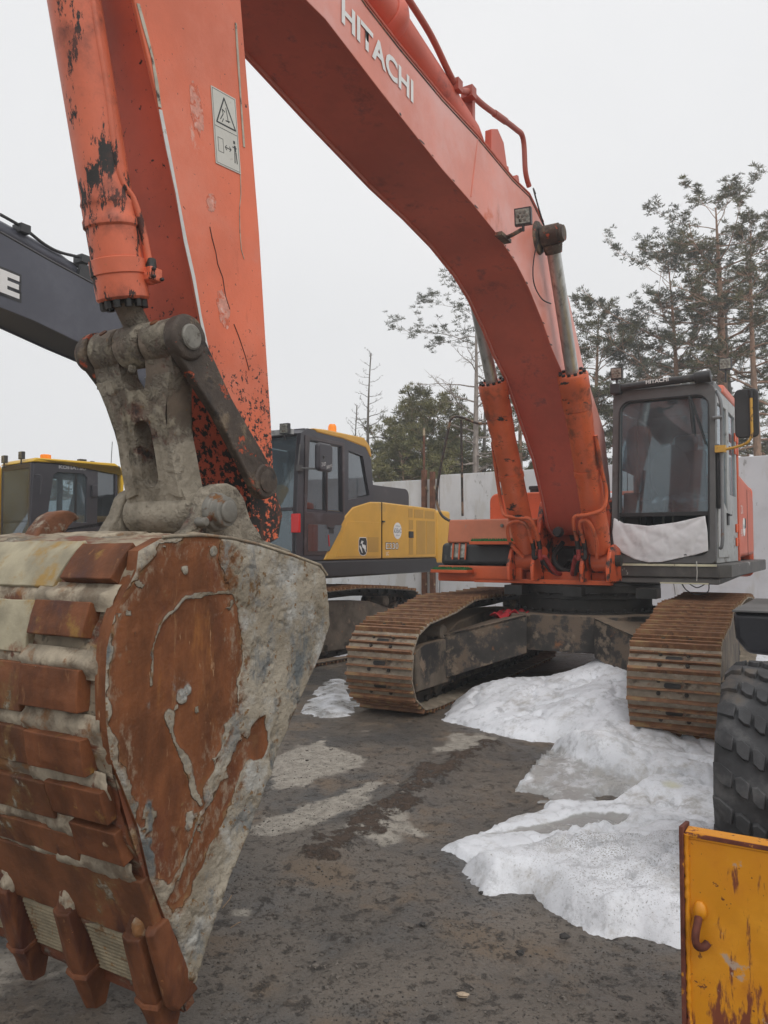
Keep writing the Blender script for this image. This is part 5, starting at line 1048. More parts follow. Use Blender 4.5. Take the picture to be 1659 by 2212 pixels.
# boom
dl = FD.L(.3, [(0, 665), (75, 700), (165, 750), (210, 790), (231, 843)]); du = FD.L(.3, [(215, 622), (100, 560), (0, 503)])
dP = [(6.6, 4.75), (5.8, 4.33), (4.6, 4.10), (4.16, 4.07), (3.76, 4.03), (3.2, 3.93), (2.74, 3.86), (2.27, 3.56), (1.9, 2.95), (1.35, 2.1), (.9, 1.5), (.6, 1.42), (.35, 1.6), (.45, 2.0), (.9, 3.0), (1.5, 4.0), (2.1, 4.42)]+du+[(5.5, 5.10), (6.8, 5.15), (6.9, 4.95)]
b = MB(); b.prism(offpoly(dP, -.02), -.28, .28, 1); b.prism(dP, .28, .30, 0); b.prism(dP, -.30, -.28, 0)
db = b.build('boom', [M_dboom, M_dskirt], D, bevel=.004)
eL = FD.L(.302, [(-3, 563), (52, 572), (47, 634), (-3, 622)])
def dq(a, c): p = Vector(eL0).lerp(Vector(eL1), a); return (p.x, p.y+c)
eL0, eL1 = (4.175, 4.275), (3.925, 4.255)
text('lettering', 'DEERE', db, (5.33, .3035, 4.285), (-1, 0, -.075), (0, 0, 1), 1.405, .30, mat('lettering_shadow', (.03, .03, .032), .5), .001, bold=.13)
text('lettering', 'DEERE', db, (5.30, .306, 4.315), (-1, 0, -.075), (0, 0, 1), 1.35, .24, M_white, .001, bold=.045)
b = MB(); dus = sorted([(f, z) for f, z in du])
b.tube([(f, .2, z+.05) for f, z in dus], .02, 8); b.tube([(f, .285, z+.01) for f, z in dus], .022, 6); b.build('edge_rail', M_dskirt, db)
cyp = FD.L(.0, [(0, 462), (100, 528), (150, 552), (215, 575)])
b = MB(); b.tube([(3.05, 0, 4.83), (3.3, 0, 4.88), (6.5, 0, 5.35)], [.08, .11, .11], 18); b.build('arm_cylinder', M_dboom, D, smooth=50)
pl = FD.L(.12, [(0, 463), (50, 492), (95, 527), (130, 545), (180, 558), (240, 580)]); b = MB(); b.tube(smoothpts([(f, .12, z) for f, z in pl]), .018, 8)
pl2 = FD.L(.12, [(0, 475), (55, 508), (105, 535), (160, 565), (240, 605)]); b.tube(smoothpts([(f, .05, z) for f, z in pl2]), .018, 8)
for f, z in (pl[1], pl[4]): b.box((f-.06, .02, z-.06), (f+.06, .17, z+.03))
b.prism([(2.75, 4.62), (3.1, 4.70), (3.05, 4.9), (2.9, 4.92)], -.15, -.1); b.prism([(2.75, 4.62), (3.1, 4.70), (3.05, 4.9), (2.9, 4.92)], .1, .15)
b.build('hydraulic_pipe', M_blk, db, smooth=50)
for s in (-1, 1):
    b = MB(); b.tube([(1.0, s*.42, 1.5), (1.65, s*.42, 2.65)], .1, 18); b.tube([(1.65, s*.42, 2.65), (2.25, s*.40, 3.7)], .05, 14, 1); b.build('boom_cylinder', [M_dyel, M_chrome], D, smooth=50)
b = MB(); b.prism([(6.9, 5.45), (6.4, 5.1), (6.3, 4.7), (5.5, 1.9), (5.7, 1.85), (6.9, 4.3), (7.2, 5.0)], -.22, .22); b.build('arm', M_dboom, D, bevel=.02)
b = MB(); b.prism([(5.3, 1.9), (5.9, 2.0), (6.3, 1.6), (6.4, 1.0), (6.1, .4), (5.5, .05), (5.45, .1), (5.2, 1.2)], -.7, .7); b.build('bucket', M_dboom, D, bevel=.04)

# ============================================================ THE YELLOW EXCAVATOR AT THE LEFT EDGE
FK = Fr(40, -13.8, -6.62)
K_ = FK.empty('excavator'); tag(K_, 'yellow excavator with black cab sides and orange beacon, at the left edge behind the bucket', 'excavator')
undercarriage(K_, 0, 2.5, 2.1, -2.0, .40, .44, [(1.55, .90), (.95, 1.0), (0, 1.0), (-.9, 1.0), (-1.6, .96)], .65, 'd', [M_frame, M_grouser, M_dark, M_oil])
MB().lathe((0, 0, .5), (0, 0, 1), [(0, .9), (.35, .9), (.36, .75), (.68, .75)], 36).build('slew_ring', M_oil, K_)
kw = mat('crane_yellow', (.72, .44, .02), .35, var=.05, vs=2, bump=.03)
b = MB(); plan([(.62, -1.45), (.62, 1.45), (-3.2, 1.45), (-3.6, .9), (-3.6, -.9), (-3.2, -1.45)], 1.15, 1.40, b); b.build('deck', M_dskirt, K_, bevel=.03)
b = MB(); b.box((-1.0, .5, 1.41), (-3.2, 1.45, 2.2)); b.box((.3, -1.45, 1.41), (-3.2, -.55, 2.1)); b.build('side_cover', kw, K_, bevel=.05, seg=3)
b = MB(); plan([(-3.1, 1.4), (-3.6, 1.0), (-3.7, 0), (-3.6, -1), (-3.1, -1.4)], 1.3, 2.2, b); b.build('counterweight', kw, K_, bevel=.07)
ks = [(.62, 1.42), (.66, 1.8), (.62, 2.95), (-.86, 2.98), (-.90, 2.0), (-.90, 1.42)]
b = MB(); kd = [(.38, 2.02), (.28, 2.78), (.20, 2.83), (-.24, 2.83), (-.30, 2.77), (-.30, 2.02)]; kr = [(-.50, 2.0), (-.50, 2.90), (-.82, 2.92), (-.84, 2.0)]
b.prism(ks, 1.42, 1.49, holes=[kd, kr]); b.prism(ks, .46, .50, holes=[[(.46, 1.9), (.44, 2.8), (-.30, 2.8), (-.30, 1.9)], [(-.4, 1.9), (-.4, 2.8), (-.8, 2.8), (-.8, 1.9)]])
b.box((.58, .48, 2.90), (-.85, 1.45, 2.97)); b.box((.6, .48, 1.42), (-.85, 1.45, 1.5))
for l in (.46, 1.42): b.box((.60, l, 1.42), (.66, l+.06, 2.95))
b.box((.62, .5, 2.86), (.66, 1.45, 2.95)); b.box((.62, .5, 2.0), (.65, 1.45, 2.04)); b.box((-.83, .48, 1.42), (-.90, .60, 2.98))
kc = b.build('cab', M_dcab, K_, bevel=.01)
b = MB(); b.prism([(.66, 2.96), (.60, 3.03), (-.80, 3.05), (-.93, 2.98), (-.98, 2.85), (-.97, 2.3), (-.915, 2.3), (-.915, 2.84), (-.87, 2.985), (.3, 2.975)], .42, 1.52); b.build('roof', kw, kc, bevel=.02, seg=3)
MB().prism(kd, 1.45, 1.455).build('door_window', M_glass, kc); MB().prism(kr, 1.45, 1.455).build('side_window', M_gdark, kc)
b = MB(); b.box((-.10, 1.40, 2.02), (-.14, 1.46, 2.83)); b.prism([(-.12, 2.03), (-.30, 2.03), (-.30, 2.82), (-.12, 2.82)], 1.40, 1.41, 1); b.build('sliding_frame', [M_black, M_gdark], kc)
MB().box((.645, .52, 1.55), (.65, 1.42, 2.86)).build('front_window', M_glass, kc)
b = MB(); b.box((.1, .75, 1.5), (-.5, 1.2, 1.9)); b.prism([(-.35, 1.85), (-.25, 1.85), (-.45, 2.6), (-.55, 2.6)], .75, 1.2); b.build('seat', M_seat, kc, bevel=.04)
text('lettering', 'KOMATSU', kc, (.20, 1.4915, 2.885), (-1, 0, .01), (0, 0, 1), .48, .058, mat('silver_lettering', (.4, .4, .42), .4), .002, bold=.05)
b = MB(); b.lathe((.25, 1.15, 3.02), (0, 0, 1), [(0, .08), (.03, .08)], 18, 1); b.lathe((.25, 1.15, 3.05), (0, 0, 1), [(0, .085), (.075, .085), (.085, .07)], 18, 0); b.build('beacon', [M_amber, M_blk], kc, smooth=40)
b = MB(); b.box((-.33, 1.1, 3.05), (-.45, 1.2, 3.11)); b.ball((-.58, 1.15, 3.04), .075, 7, sc=(1, 1, .8)); b.build('camera_housing', M_blk, kc)
MB().tube([(-.85, 1.3, 3.0), (-.87, 1.3, 3.45)], .006, 5).build('aerial', M_black, kc)
worklamp(kc, (.68, 1.2, 3.08), .06); worklamp(kc, (.68, .6, 3.06), .06)
b = MB(); b.tube(smoothpts([(.60, 1.50, 2.75), (.55, 1.56, 2.75), (.52, 1.57, 2.68), (.54, 1.57, 2.45)]), .010, 6); b.build('door_rail', M_dcab, kc); MB().box((-.37, 1.49, 2.45), (-.47, 1.55, 2.65)).build('hinge_cover', M_dcab, kc, bevel=.01)
kP = [(.2, 1.5), (.7, 1.5), (1.2, 2.2), (2.2, 3.6), (3.6, 4.5), (5.6, 4.7), (5.6, 5.0), (3.4, 5.1), (1.7, 4.4), (.6, 3.0), (.1, 2.0)]
MB().prism(kP, -.28, .28).build('boom', kw, K_, bevel=.02)
for s in (-1, 1):
    b = MB(); b.tube([(.95, s*.4, 1.45), (1.5, s*.4, 2.6)], .09, 16); b.tube([(1.5, s*.4, 2.6), (2.0, s*.36, 3.6)], .045, 12, 1); b.build('boom_cylinder', [kw, M_chrome], K_, smooth=50)
b = MB(); b.prism([(5.9, 5.3), (5.5, 5.1), (4.7, 2.2), (4.9, 2.1), (5.9, 4.3)], -.2, .2); b.build('arm', kw, K_, bevel=.02)
MB().prism([(4.6, 2.1), (5.1, 2.2), (5.5, 1.8), (5.6, 1.2), (5.2, .4), (4.7, .05), (4.5, 1.2)], -.6, .6).build('bucket', M_dskirt, K_, bevel=.04)
b = MB(); b.tube(smoothpts([(.75, -.6, 1.4), (.75, -.6, 2.5), (.7, -.75, 2.6), (.7, -1.3, 2.6), (.75, -1.35, 2.5), (.75, -1.35, 1.4)]), .018, 7); b.build('hand_rail', kw, K_, smooth=50)

# ============================================================ GROUND, SNOW
M_ground = mat('wet_muddy_ground', (.128, .108, .088), .5, var=.22, vs=1.6, bump=.75, bs=45, layers=[
    ((.085, .082, .078), .7, .44, .62, .34), ((.16, .12, .085), 1.7, .50, .66, .8), ((.21, .18, .15), 4.5, .60, .74, .8), ((.045, .038, .032), 12, .54, .66, .5, dict(bump=.5, rg=.75)), ((.17, .15, .13), 30, .58, .68, .8, dict(bump=.4)),
    ((.38, .345, .295), 3.2, .52, .80, .85, dict(attr='dry', k=.80, vary=(.25, .225, .19), vsc=14, rg=.75)),
    ((.075, .05, .035), 14, .60, .70, .9, dict(attr='ridge', k=.45, bump=.6, rbump=1, rg=.75)),
    ((.30, .27, .23), 70, .67, .71, .8), ((.03, .027, .025), 60, .61, .66, .6, dict(bump=.8))], bd=.02)
M_snow = mat('snow', (.80, .82, .86), .5, var=.10, vs=2.2, bump=.5, bs=38, sss=.0, layers=[
    ((.34, .335, .325), 4, .50, .74, .2, dict(attr='thin', k=.95, bump=-.3)), ((.36, .34, .32), 130, .60, .69, .8, dict(attr='dirty', k=.26, bump=-.8)),
    ((.44, .425, .40), 3.0, .50, .70, .6, dict(rg=.75)), ((.50, .51, .53), 9, .50, .66, .35, dict(rg=.75)), ((.26, .24, .22), 60, .67, .72, .8), ((.70, .69, .50), 3.0, .62, 1.2, .6, dict(attr='yellow', k=.9))], bd=.015)
W = lambda pts, z=0: FH.G(pts, z)
DRY = [W(p) for p in ([(545, 1812), (570, 1780), (640, 1742), (700, 1722), (790, 1692), (862, 1676), (850, 1700), (800, 1735), (770, 1765), (690, 1790), (600, 1812)],
    [(580, 1640), (640, 1602), (700, 1598), (760, 1625), (805, 1642), (740, 1665), (660, 1690), (590, 1700)], [(738, 1808), (780, 1785), (835, 1755), (880, 1770), (945, 1782), (925, 1800), (860, 1802), (800, 1814)],
    [(930, 1612), (975, 1590), (1020, 1580), (1052, 1598), (1000, 1618), (960, 1628)], [(-200, 2090), (60, 2030), (200, 2045), (210, 2090), (60, 2150), (-200, 2190)], [(490, 1965), (515, 1960), (530, 1970), (500, 1975)])]
RIDGE = W([(700, 1850), (780, 1790), (880, 1720), (960, 1660), (1040, 1610)])
RUT = W([(500, 1560), (640, 1590), (800, 1570), (900, 1580)])
def dryf(X, Y):
    wx = (fbm(X, Y, 3)-.5)*.5; wy = (fbm(X+4, Y+2, 3)-.5)*.5; m = 0
    for P in DRY: m = np.maximum(m, sstep(-.16, .10, sdf(X+wx*.9, Y+wy*.9, P)+(fbm(X, Y, 11)-.5)*.15))
    return m
def ridgef(X, Y):
    d, _, _ = pdist(X+(fbm(X, Y, 4)-.5)*.2, Y, RIDGE, closed=False); return sstep(.26, .02, d+(fbm(X, Y, 7)-.5)*.22)
def groundz(X, Y):
    r = ridgef(X, Y); z = (fbm(X, Y, 1.2, 3)-.5)*.03+(fbm(X, Y, 9, 4)-.5)*.014+(fbm(X, Y, 34, 3)-.5)*.008+r*(.02+.05*fbm(X, Y, 20))
    for (ax, ay, bx_, by_, wd_) in ((-1.2, 2.0, 1.4, 6.4, .30), (-.2, 1.6, 2.4, 6.0, .30), (-3.2, 6.5, 1.5, 5.2, .28)):
        dx, dy = bx_-ax, by_-ay; L0 = math.hypot(dx, dy); t = ((X-ax)*dx+(Y-ay)*dy)/L0; q = np.abs((X-ax)*dy-(Y-ay)*dx)/L0; z = z-sstep(wd_, wd_*.8, q)*sstep(.42, .6, fbm(X+ax, Y, 1.5))*(.006+.010*np.abs(np.sin(t*pi/.09)))
    return z*(1-.6*dryf(X, Y))
gx0, gx1, gy0, gy1, gr = -3.6, 5.4, 1.0, 12.4, .03
xs = np.arange(gx0, gx1+gr/2, gr); ys = np.arange(gy0, gy1+gr/2, gr); X, Y = np.meshgrid(xs, ys, indexing='ij')
ed = np.minimum(np.minimum(X-gx0, xs[-1]-X), np.minimum(Y-gy0, ys[-1]-Y)); Z = groundz(X, Y)*sstep(0, .3, ed)
idx = np.arange(X.size).reshape(X.shape); GF = np.stack([idx[:-1, :-1].ravel(), idx[1:, :-1].ravel(), idx[1:, 1:].ravel(), idx[:-1, 1:].ravel()], 1)
nv = X.size; big = 1500.; xe, ye = xs[-1], ys[-1]; c0, c1_, c2_, c3 = idx[0, 0], idx[-1, 0], idx[-1, -1], idx[0, -1]
ext = np.array([(-big, -big, 0), (big, -big, 0), (big, big, 0), (-big, big, 0)]); e0, e1, e2, e3 = nv, nv+1, nv+2, nv+3
GF = np.vstack([GF, [[e0, e1, c1_, c0], [e1, e2, c2_, c1_], [e2, e3, c3, c2_], [e3, e0, c0, c3]]])
GV = np.vstack([np.stack([X.ravel(), Y.ravel(), Z.ravel()], 1), ext])
gd = npmesh('ground', GV, GF, M_ground, None, {'dry': np.concatenate([dryf(X, Y).ravel(), np.zeros(4)]), 'ridge': np.concatenate([ridgef(X, Y).ravel(), np.zeros(4)])})
tag(gd, kind='structure')
SN = W([(913, 1838), (975, 1815), (1042, 1793), (1093, 1768), (1154, 1751), (1160, 1725), (1190, 1728), (1154, 1709), (1104, 1703), (1143, 1680), (1177, 1650), (1180, 1622), (1205, 1608), (1188, 1605), (1137, 1602), (1076, 1591), (1031, 1576), (948, 1554)])
SN += [(.62, 8.0), (.9, 8.9), (1.6, 9.6), (2.8, 10.2), (4.4, 10.3), (6.5, 9), (6.5, 3.2), (3, 2.9)]+W([(1600, 2075), (1540, 2062), (1480, 2054), (1441, 2048), (1400, 2022), (1379, 2018), (1345, 2024), (1311, 2026), (1270, 2005), (1233, 1992), (1195, 1968), (1154, 1944), (1149, 1933), (1095, 1934), (1042, 1938), (1020, 1915), (975, 1888), (987, 1869), (950, 1850)])
def gau(X, Y, x, y, a, b_, h, t=0):
    dx, dy = X-x, Y-y; u_ = dx*cos(t)+dy*sin(t); v_ = -dx*sin(t)+dy*cos(t); return h*np.exp(-(u_/a)**2-(v_/b_)**2)
HOLE = W([(1290, 1722), (1315, 1718), (1342, 1724), (1345, 1734), (1318, 1738), (1295, 1734)]); THIN = W([(1160, 1790), (1260, 1760), (1370, 1770), (1360, 1795), (1240, 1805), (1100, 1815), (1000, 1815)])
THIN2 = W([(1190, 1640), (1300, 1690), (1420, 1715), (1330, 1745), (1150, 1740), (1110, 1705), (1150, 1680)])
FB = W([(985, 1885), (1200, 1850), (1480, 1850), (1700, 1850), (1700, 2060), (1480, 2052), (1379, 2018), (1311, 2026), (1233, 1992), (1154, 1940), (1042, 1932)])
def snowz(X, Y):
    d = sdf(X, Y, SN); e = sstep(-.01, .10, d+(fbm(X, Y, 12)-.5)*.06)
    fb = sstep(-.02, .14, sdf(X, Y, FB))
    h = .035*e+.03*sstep(0, .5, d)*fbm(X, Y, 2)+fb*(.075+.04*fbm(X, Y, 2.5))
    h += gau(X, Y, 1.42, 5.75, .42, .38, .24)+gau(X, Y, 2.15, 5.35, .6, .4, .13)+gau(X, Y, 1.85, 4.4, .8, .35, .05)+gau(X, Y, 2.2, 3.9, .8, .5, .07)
    h += sstep(0, .25, d)*(gau(X, Y, 1.25, 8.0, .55, .55, .20)+gau(X, Y, 2.45, 8.1, .7, .8, .40)+gau(X, Y, 1.75, 7.0, .6, .6, .14)+gau(X, Y, 2.0, 6.9, .35, .9, .10)+gau(X, Y, 4.0, 8, 1.5, 1.5, .15))
    r = np.abs(fbm(X, Y, 2.6, 4)-.5); h += e*(.07*(fbm(X, Y, 3, 5)-.5)*sstep(.05, .4, d)-.04*sstep(.05, 0, r)*sstep(.1, .4, d)+.012*(fbm(X, Y, 16, 4)-.5))
    h -= .060*sstep(.10, 0, d)*sstep(.40, .60, fbm(X, Y, 7, 6, .65)); h += e*.02*(fbm(X, Y, 30, 3)-.5)
    th = np.maximum(sstep(-.03, .06, sdf(X, Y, THIN)), .8*sstep(-.03, .08, sdf(X, Y, THIN2))); h = h*(1-.72*th)
    hl = np.maximum(sstep(-.04, .02, sdf(X, Y, HOLE)), 0); h = h*(1-hl)-.06*hl
    wd = sdf(X, Y, W([(1240, 1870), (1480, 1860), (1480, 1950), (1250, 1935)]))
    return np.where(d > .16, np.maximum(h, .008), h)+np.where(hl > .5, -.06, 0)
def snfn(X, Y, e): z = snowz(X, Y)+groundz(X, Y)*.5; return X, Y, np.where(e <= 0, -.03, z)
thinf = lambda X, Y: np.clip(np.maximum(sstep(-.03, .06, sdf(X, Y, THIN)), .75*sstep(-.03, .08, sdf(X, Y, THIN2)))+.55*sstep(.09, .0, sdf(X, Y, SN))*(1-sstep(-.02, .1, sdf(X, Y, FB))), 0, 1)
def dirtf(X, Y): q = sdf(X, Y, FB); n_ = fbm(X, Y, 1.8); return np.clip(sstep(-.3, .2, q)*(.35+.9*n_)-.8*sstep(.36, .48, n_)*sstep(0, .2, q)*0+gau(X, Y, 2, 4.6, 1.5, .5, .4), 0, 1)
yelf = lambda X, Y: gau(X, Y, 1.82, 5.05, .13, .09, 1)+gau(X, Y, 1.2, 4.72, .1, .06, .7)
sn = relief('snow', SN, .024, snfn, M_snow, None, attrs={'thin': thinf, 'dirty': dirtf, 'yellow': yelf}); tag(sn, kind='structure')
SL = W([(640, 1545), (660, 1510), (700, 1470), (742, 1462), (775, 1500), (790, 1540), (745, 1552), (700, 1556)])
def slfn(X, Y, e): d = sdf(X, Y, SL); z = .018*sstep(0, .12, d)+.045*sstep(.05, .4, d)*fbm(X, Y, 4)-.03*sstep(.45, .6, fbm(X, Y, 5))*sstep(.25, 0, d)+groundz(X, Y)*.5; return X, Y, np.where(e <= 0, -.03, z)
s2 = relief('snow', SL, .03, slfn, M_snow, None, attrs={'thin': lambda X, Y: X*0+.62, 'dirty': lambda X, Y: X*0+.6, 'yellow': lambda X, Y: X*0}); tag(s2, kind='structure')
# old snow lying far back under the machines
S3 = [(-7, 10.5), (-3, 10.2), (0, 11.5), (1.2, 12.6), (6, 11), (9, 9.5), (12, 10), (9, 13), (2, 16.6), (-12, 25), (-14, 20)]
s3 = relief('snow', S3, .15, lambda X, Y, e: (X, Y, np.where(e <= 0, -.03, .05+.12*fbm(X, Y, .8)*sstep(0, 1, e))), M_snow, None, attrs={'thin': lambda X, Y: X*0+.3, 'dirty': lambda X, Y: X*0+.3, 'yellow': lambda X, Y: X*0}); tag(s3, kind='structure')

# grit, stones, a leaf
def stone(r, seed, sx=1, sy=1, sz=.6, sub=2):
    bm = bmesh.new(); bmesh.ops.create_icosphere(bm, subdivisions=sub, radius=r); rn = random.Random(seed); ph = [rn.uniform(0, 6) for _ in range(6)]
    for v in bm.verts:
        n_ = v.co.normalized(); k = 1+.22*sin(n_.x*4+ph[0])*cos(n_.y*3+ph[1])+.15*sin(n_.z*6+ph[2]+n_.x*5); v.co = Vector((n_.x*sx, n_.y*sy, n_.z*sz))*r*k
    me = bpy.data.meshes.new('stone'); bm.to_mesh(me); bm.free(); return me
M_stone = mat('dark_stone', (.04, .037, .035), .8, var=.3, vs=20, bump=.5)
M_stone2 = mat('grit_stone', (.12, .105, .09), .85, var=.5, vs=3, bump=.3)
GV, GFc = [], []
rn = np.random.default_rng(11)
sts = [stone(1, k, sub=1) for k in range(4)]; tv = []
for me in sts:
    co = np.zeros(len(me.vertices)*3); me.vertices.foreach_get('co', co); tv.append((co.reshape(-1, 3), np.array([p.vertices[:] for p in me.polygons])))
n_g = 15000; off = 0
uu = rn.uniform(430, 1640, n_g); vv = rn.uniform(1600, 2300, n_g)
for u_, v_ in zip(uu, vv):
    x, y = W([(u_, v_)])[0]
    if sdf(np.array([x]), np.array([y]), SN)[0] > -.02: continue
    cl_ = fbm(np.array([x]), np.array([y]), 3)[0]
    if rn.random() > max(.16, (cl_-.44)*6): continue
    v0, f0_ = tv[rn.integers(4)]; r = .0016+.0055*rn.random()**3+(.008 if rn.random() < .006 else 0); a = rn.uniform(0, 6.28); ca, sa = cos(a), sin(a)
    q = v0*r; zz = groundz(np.array([x]), np.array([y]))[0]
    GV.append(np.stack([q[:, 0]*ca-q[:, 1]*sa+x, q[:, 0]*sa+q[:, 1]*ca+y, q[:, 2]+zz+r*.2], 1)); GFc.append(f0_+off); off += len(v0)
gr_ = npmesh('gravel', np.vstack(GV), np.vstack(GFc), M_stone2, smooth=False); tag(gr_, kind='stuff')
for i, (u_, v_, r, lab) in enumerate([(1123, 2062, .016, 'black lump of stone on the wet ground in front of the snow edge'), (1219, 2026, .018, 'flat dark stone lying close against the front edge of the snow'),
        (912, 1998, .012, 'small dark stone alone on the grey ground right of the bucket lip'), (1040, 1930, .010, 'small dark stone touching the lower left edge of the snow')]):
    me = stone(r, 20+i, 1.2, 1, .65); me.materials.append(M_stone); o = bpy.data.objects.new('stone', me); COL.objects.link(o); x, y = W([(u_, v_)])[0]; o.location = (x, y, r*.4); tag(o, lab, 'stone', 'loose stones')
b = MB(); x, y = W([(1000, 2155)])[0]; P_ = [(.022*cos(t)*(1+.15*sin(5*t)), .014*sin(t)) for t in [i*2*pi/22 for i in range(22)]]
b.add([(0, 0, .012)]+[(px, py, .004+.005*abs(sin(3*i))) for i, (px, py) in enumerate(P_)], [(0, i+1, (i+1) % 22+1) for i in range(22)]); b.add([(px, py, .001) for px, py in P_], [tuple(range(22))])
o = b.build('wood_chip', mat('pale_chip', (.45, .35, .25), .8, var=.2, vs=60), None, smooth=0); o.location = (x, y, .006); tag(o, 'pale tan wood chip on the mud near the bottom edge of the photo', 'wood chip')
for (ua, va, uc, vc) in ((480, 1968, 500, 1940), (497, 2011, 520, 1998)):
    p, q = W([(ua, va), (uc, vc)]); o = MB().tube([(p[0], p[1], .012), ((p[0]+q[0])/2+.01, (p[1]+q[1])/2, .02), (q[0], q[1], .012)], .002, 5).build('straw', mat('straw_brown', (.3, .2, .12), .8), None)
    tag(o, 'thin dry straw on the ground, ' + ('farther of the two right of the bucket' if va < 2000 else 'nearer of the two right of the bucket'), 'straw')

# red rag, snow on the cover
b = MB(); gx, gy = 13, 9; vs = []
for i in range(gx):
    for j in range(gy): vs.append((1.25+.14*(j/(gy-1)-.5)*2, -1.02+.30*(i/(gx-1))*1.3, .70+.09*fbm(np.array([i*.5]), np.array([j*.5]), 1)[0]+.05*sin(i*.9)*cos(j*.8)))
b.add(vs, [(i*gy+j, (i+1)*gy+j, (i+1)*gy+j+1, i*gy+j+1) for i in range(gx-1) for j in range(gy-1)])
rg = b.build('rag', M_redrag, None, smooth=80); rg.rotation_euler = (0, 0, H.rotation_euler[2]+UR); 
rx, ry = W([(1102, 1330)], .86)[0]; cx_, cy_ = 1.25*cos(rg.rotation_euler[2])-(-.83)*sin(rg.rotation_euler[2]), 1.25*sin(rg.rotation_euler[2])+(-.83)*cos(rg.rotation_euler[2])
rg.location = (rx-cx_, ry-cy_, .13); so_ = rg.modifiers.new('t', 'SOLIDIFY'); so_.thickness = .006
tag(rg, 'crumpled red rag lying on the track frame under the orange excavator', 'rag')
b = MB(); b.ball((-1.5, -.1, 2.02), .5, 10, sc=(1.3, .75, .62)); sp_ = b.build('snow_cap', M_snow, None, smooth=80); sp_.matrix_world = H.matrix_world.copy(); sp_.location = H.location; sp_.rotation_euler = H.rotation_euler
tag(sp_, 'white heap of snow on the covers behind the orange boom foot', 'snow')
# white tarp tied over the lower cab window
zf = lambda l, z: .50-(z-CZ0)*.09
TP = FH.Fp(.53, [(1324, 1118), (1345, 1130), (1400, 1136), (1460, 1128), (1522, 1114), (1528, 1150), (1530, 1190), (1500, 1199), (1470, 1205), (1430, 1214), (1400, 1215), (1370, 1208), (1345, 1195), (1326, 1180), (1322, 1150)])
def tpf(L_, Z_, e):
    f = .528-(Z_-CZ0)*.09; u_ = (L_-.5)/.95; t_ = (1.93-Z_)/.42
    a1 = np.arctan2(t_+.12, u_+.03); a2 = np.arctan2(t_+.12, 1.03-u_); w_ = np.clip(u_, 0, 1)
    n_ = .020*np.abs(np.sin(a1*9+2*fbm(L_, Z_, 4)))*(1-w_)+.026*np.abs(np.sin(a2*8+1+2*fbm(L_, Z_, 3)))*w_+.06*(fbm(L_, Z_, 3.2)-.5)+.022*np.abs(fbm(L_*1.5, Z_, 7, 3)-.5)*2
    sag = .05*np.sin(np.clip(t_, 0, 1)*pi)
    return f+n_*.42+sag*.25, L_, Z_
tp_ = relief('tarp', TP, .012, tpf, M_snowtarp, None); tp_.location = H.location; tp_.rotation_euler = H.rotation_euler; sm = tp_.modifiers.new('t', 'SOLIDIFY'); sm.thickness = .004
tag(tp_, 'creased white plastic tarp hung over the lower window of the grey cab', 'tarp')
st_ = MB().tube([(.55, 1.315, 1.47), (.547, 1.318, 1.36), (.53, 1.31, 1.27)], .005, 5).build('string', M_tape, None); st_.location = H.location; st_.rotation_euler = H.rotation_euler; tag(st_, 'thin pale string hanging from the white tarp down the grey side deck', 'string')

# ============================================================ CONCRETE WALL
wd = Vector((.82, -.573, 0)).normalized(); wn = Vector((-wd.y, wd.x, 0)); WP0 = Vector((1.14, 16.8, 0)); WA = atan2(wd.y, wd.x)
WL = empty('concrete_wall', WP0, WA); tag(WL, 'pale grey concrete panel wall behind the excavators', 'wall')
for k in range(-8, 5):
    x0 = k*4+.09; x1 = x0+3.982; top = 3.13 if k >= 0 else 3.05
    b = MB().box((x0, -.07, 0), (x1, .07, top)); b.build('wall_panel', M_conc, WL, bevel=.012)
for i, (dx, hh) in enumerate(((-.10, 4.15), (.03, 3.2))):
    po = MB().box((-.05, -.16, 0), (.05, -.075, hh-.9 if i == 0 else hh)); 
    if i == 0: po.box((-.02, -.14, hh-.9), (.02, -.1, hh))
    o = po.build('steel_post', M_rpost, None, bevel=.006); p = WP0+wd*(dx*1.6-.1); o.location = p; o.rotation_euler = (0, 0, WA)
    tag(o, ['tall rusty steel post against the concrete wall, reaching above it', 'short rusty steel post with flaking white paint against the concrete wall'][i], 'post', 'posts at the concrete wall')
b = MB(); 
for c_ in range(2):
    pts_ = [WP0+wd*(-32+t*.018+.1*sin(t*.7+c_))+wn*(.3*cos(t*.55+c_*2))+Vector((0, 0, 3.4+.3*sin(t*.55+c_*2))) for t in range(0, 1050)]
    b.tube(pts_, .005, 3)
rz_ = b.build('razor_wire', M_rpost, None, smooth=0, fix=False); tag(rz_, 'coils of razor wire along the top of the wall at the left', 'wire')

# ============================================================ WHEELED MACHINE AT THE RIGHT EDGE
FW = Fr(31, .58, -4.15); Wm = FW.empty('wheeled_excavator'); tag(Wm, 'wheeled machine with a big black tyre and chipped yellow front blade, at the right edge', 'vehicle')
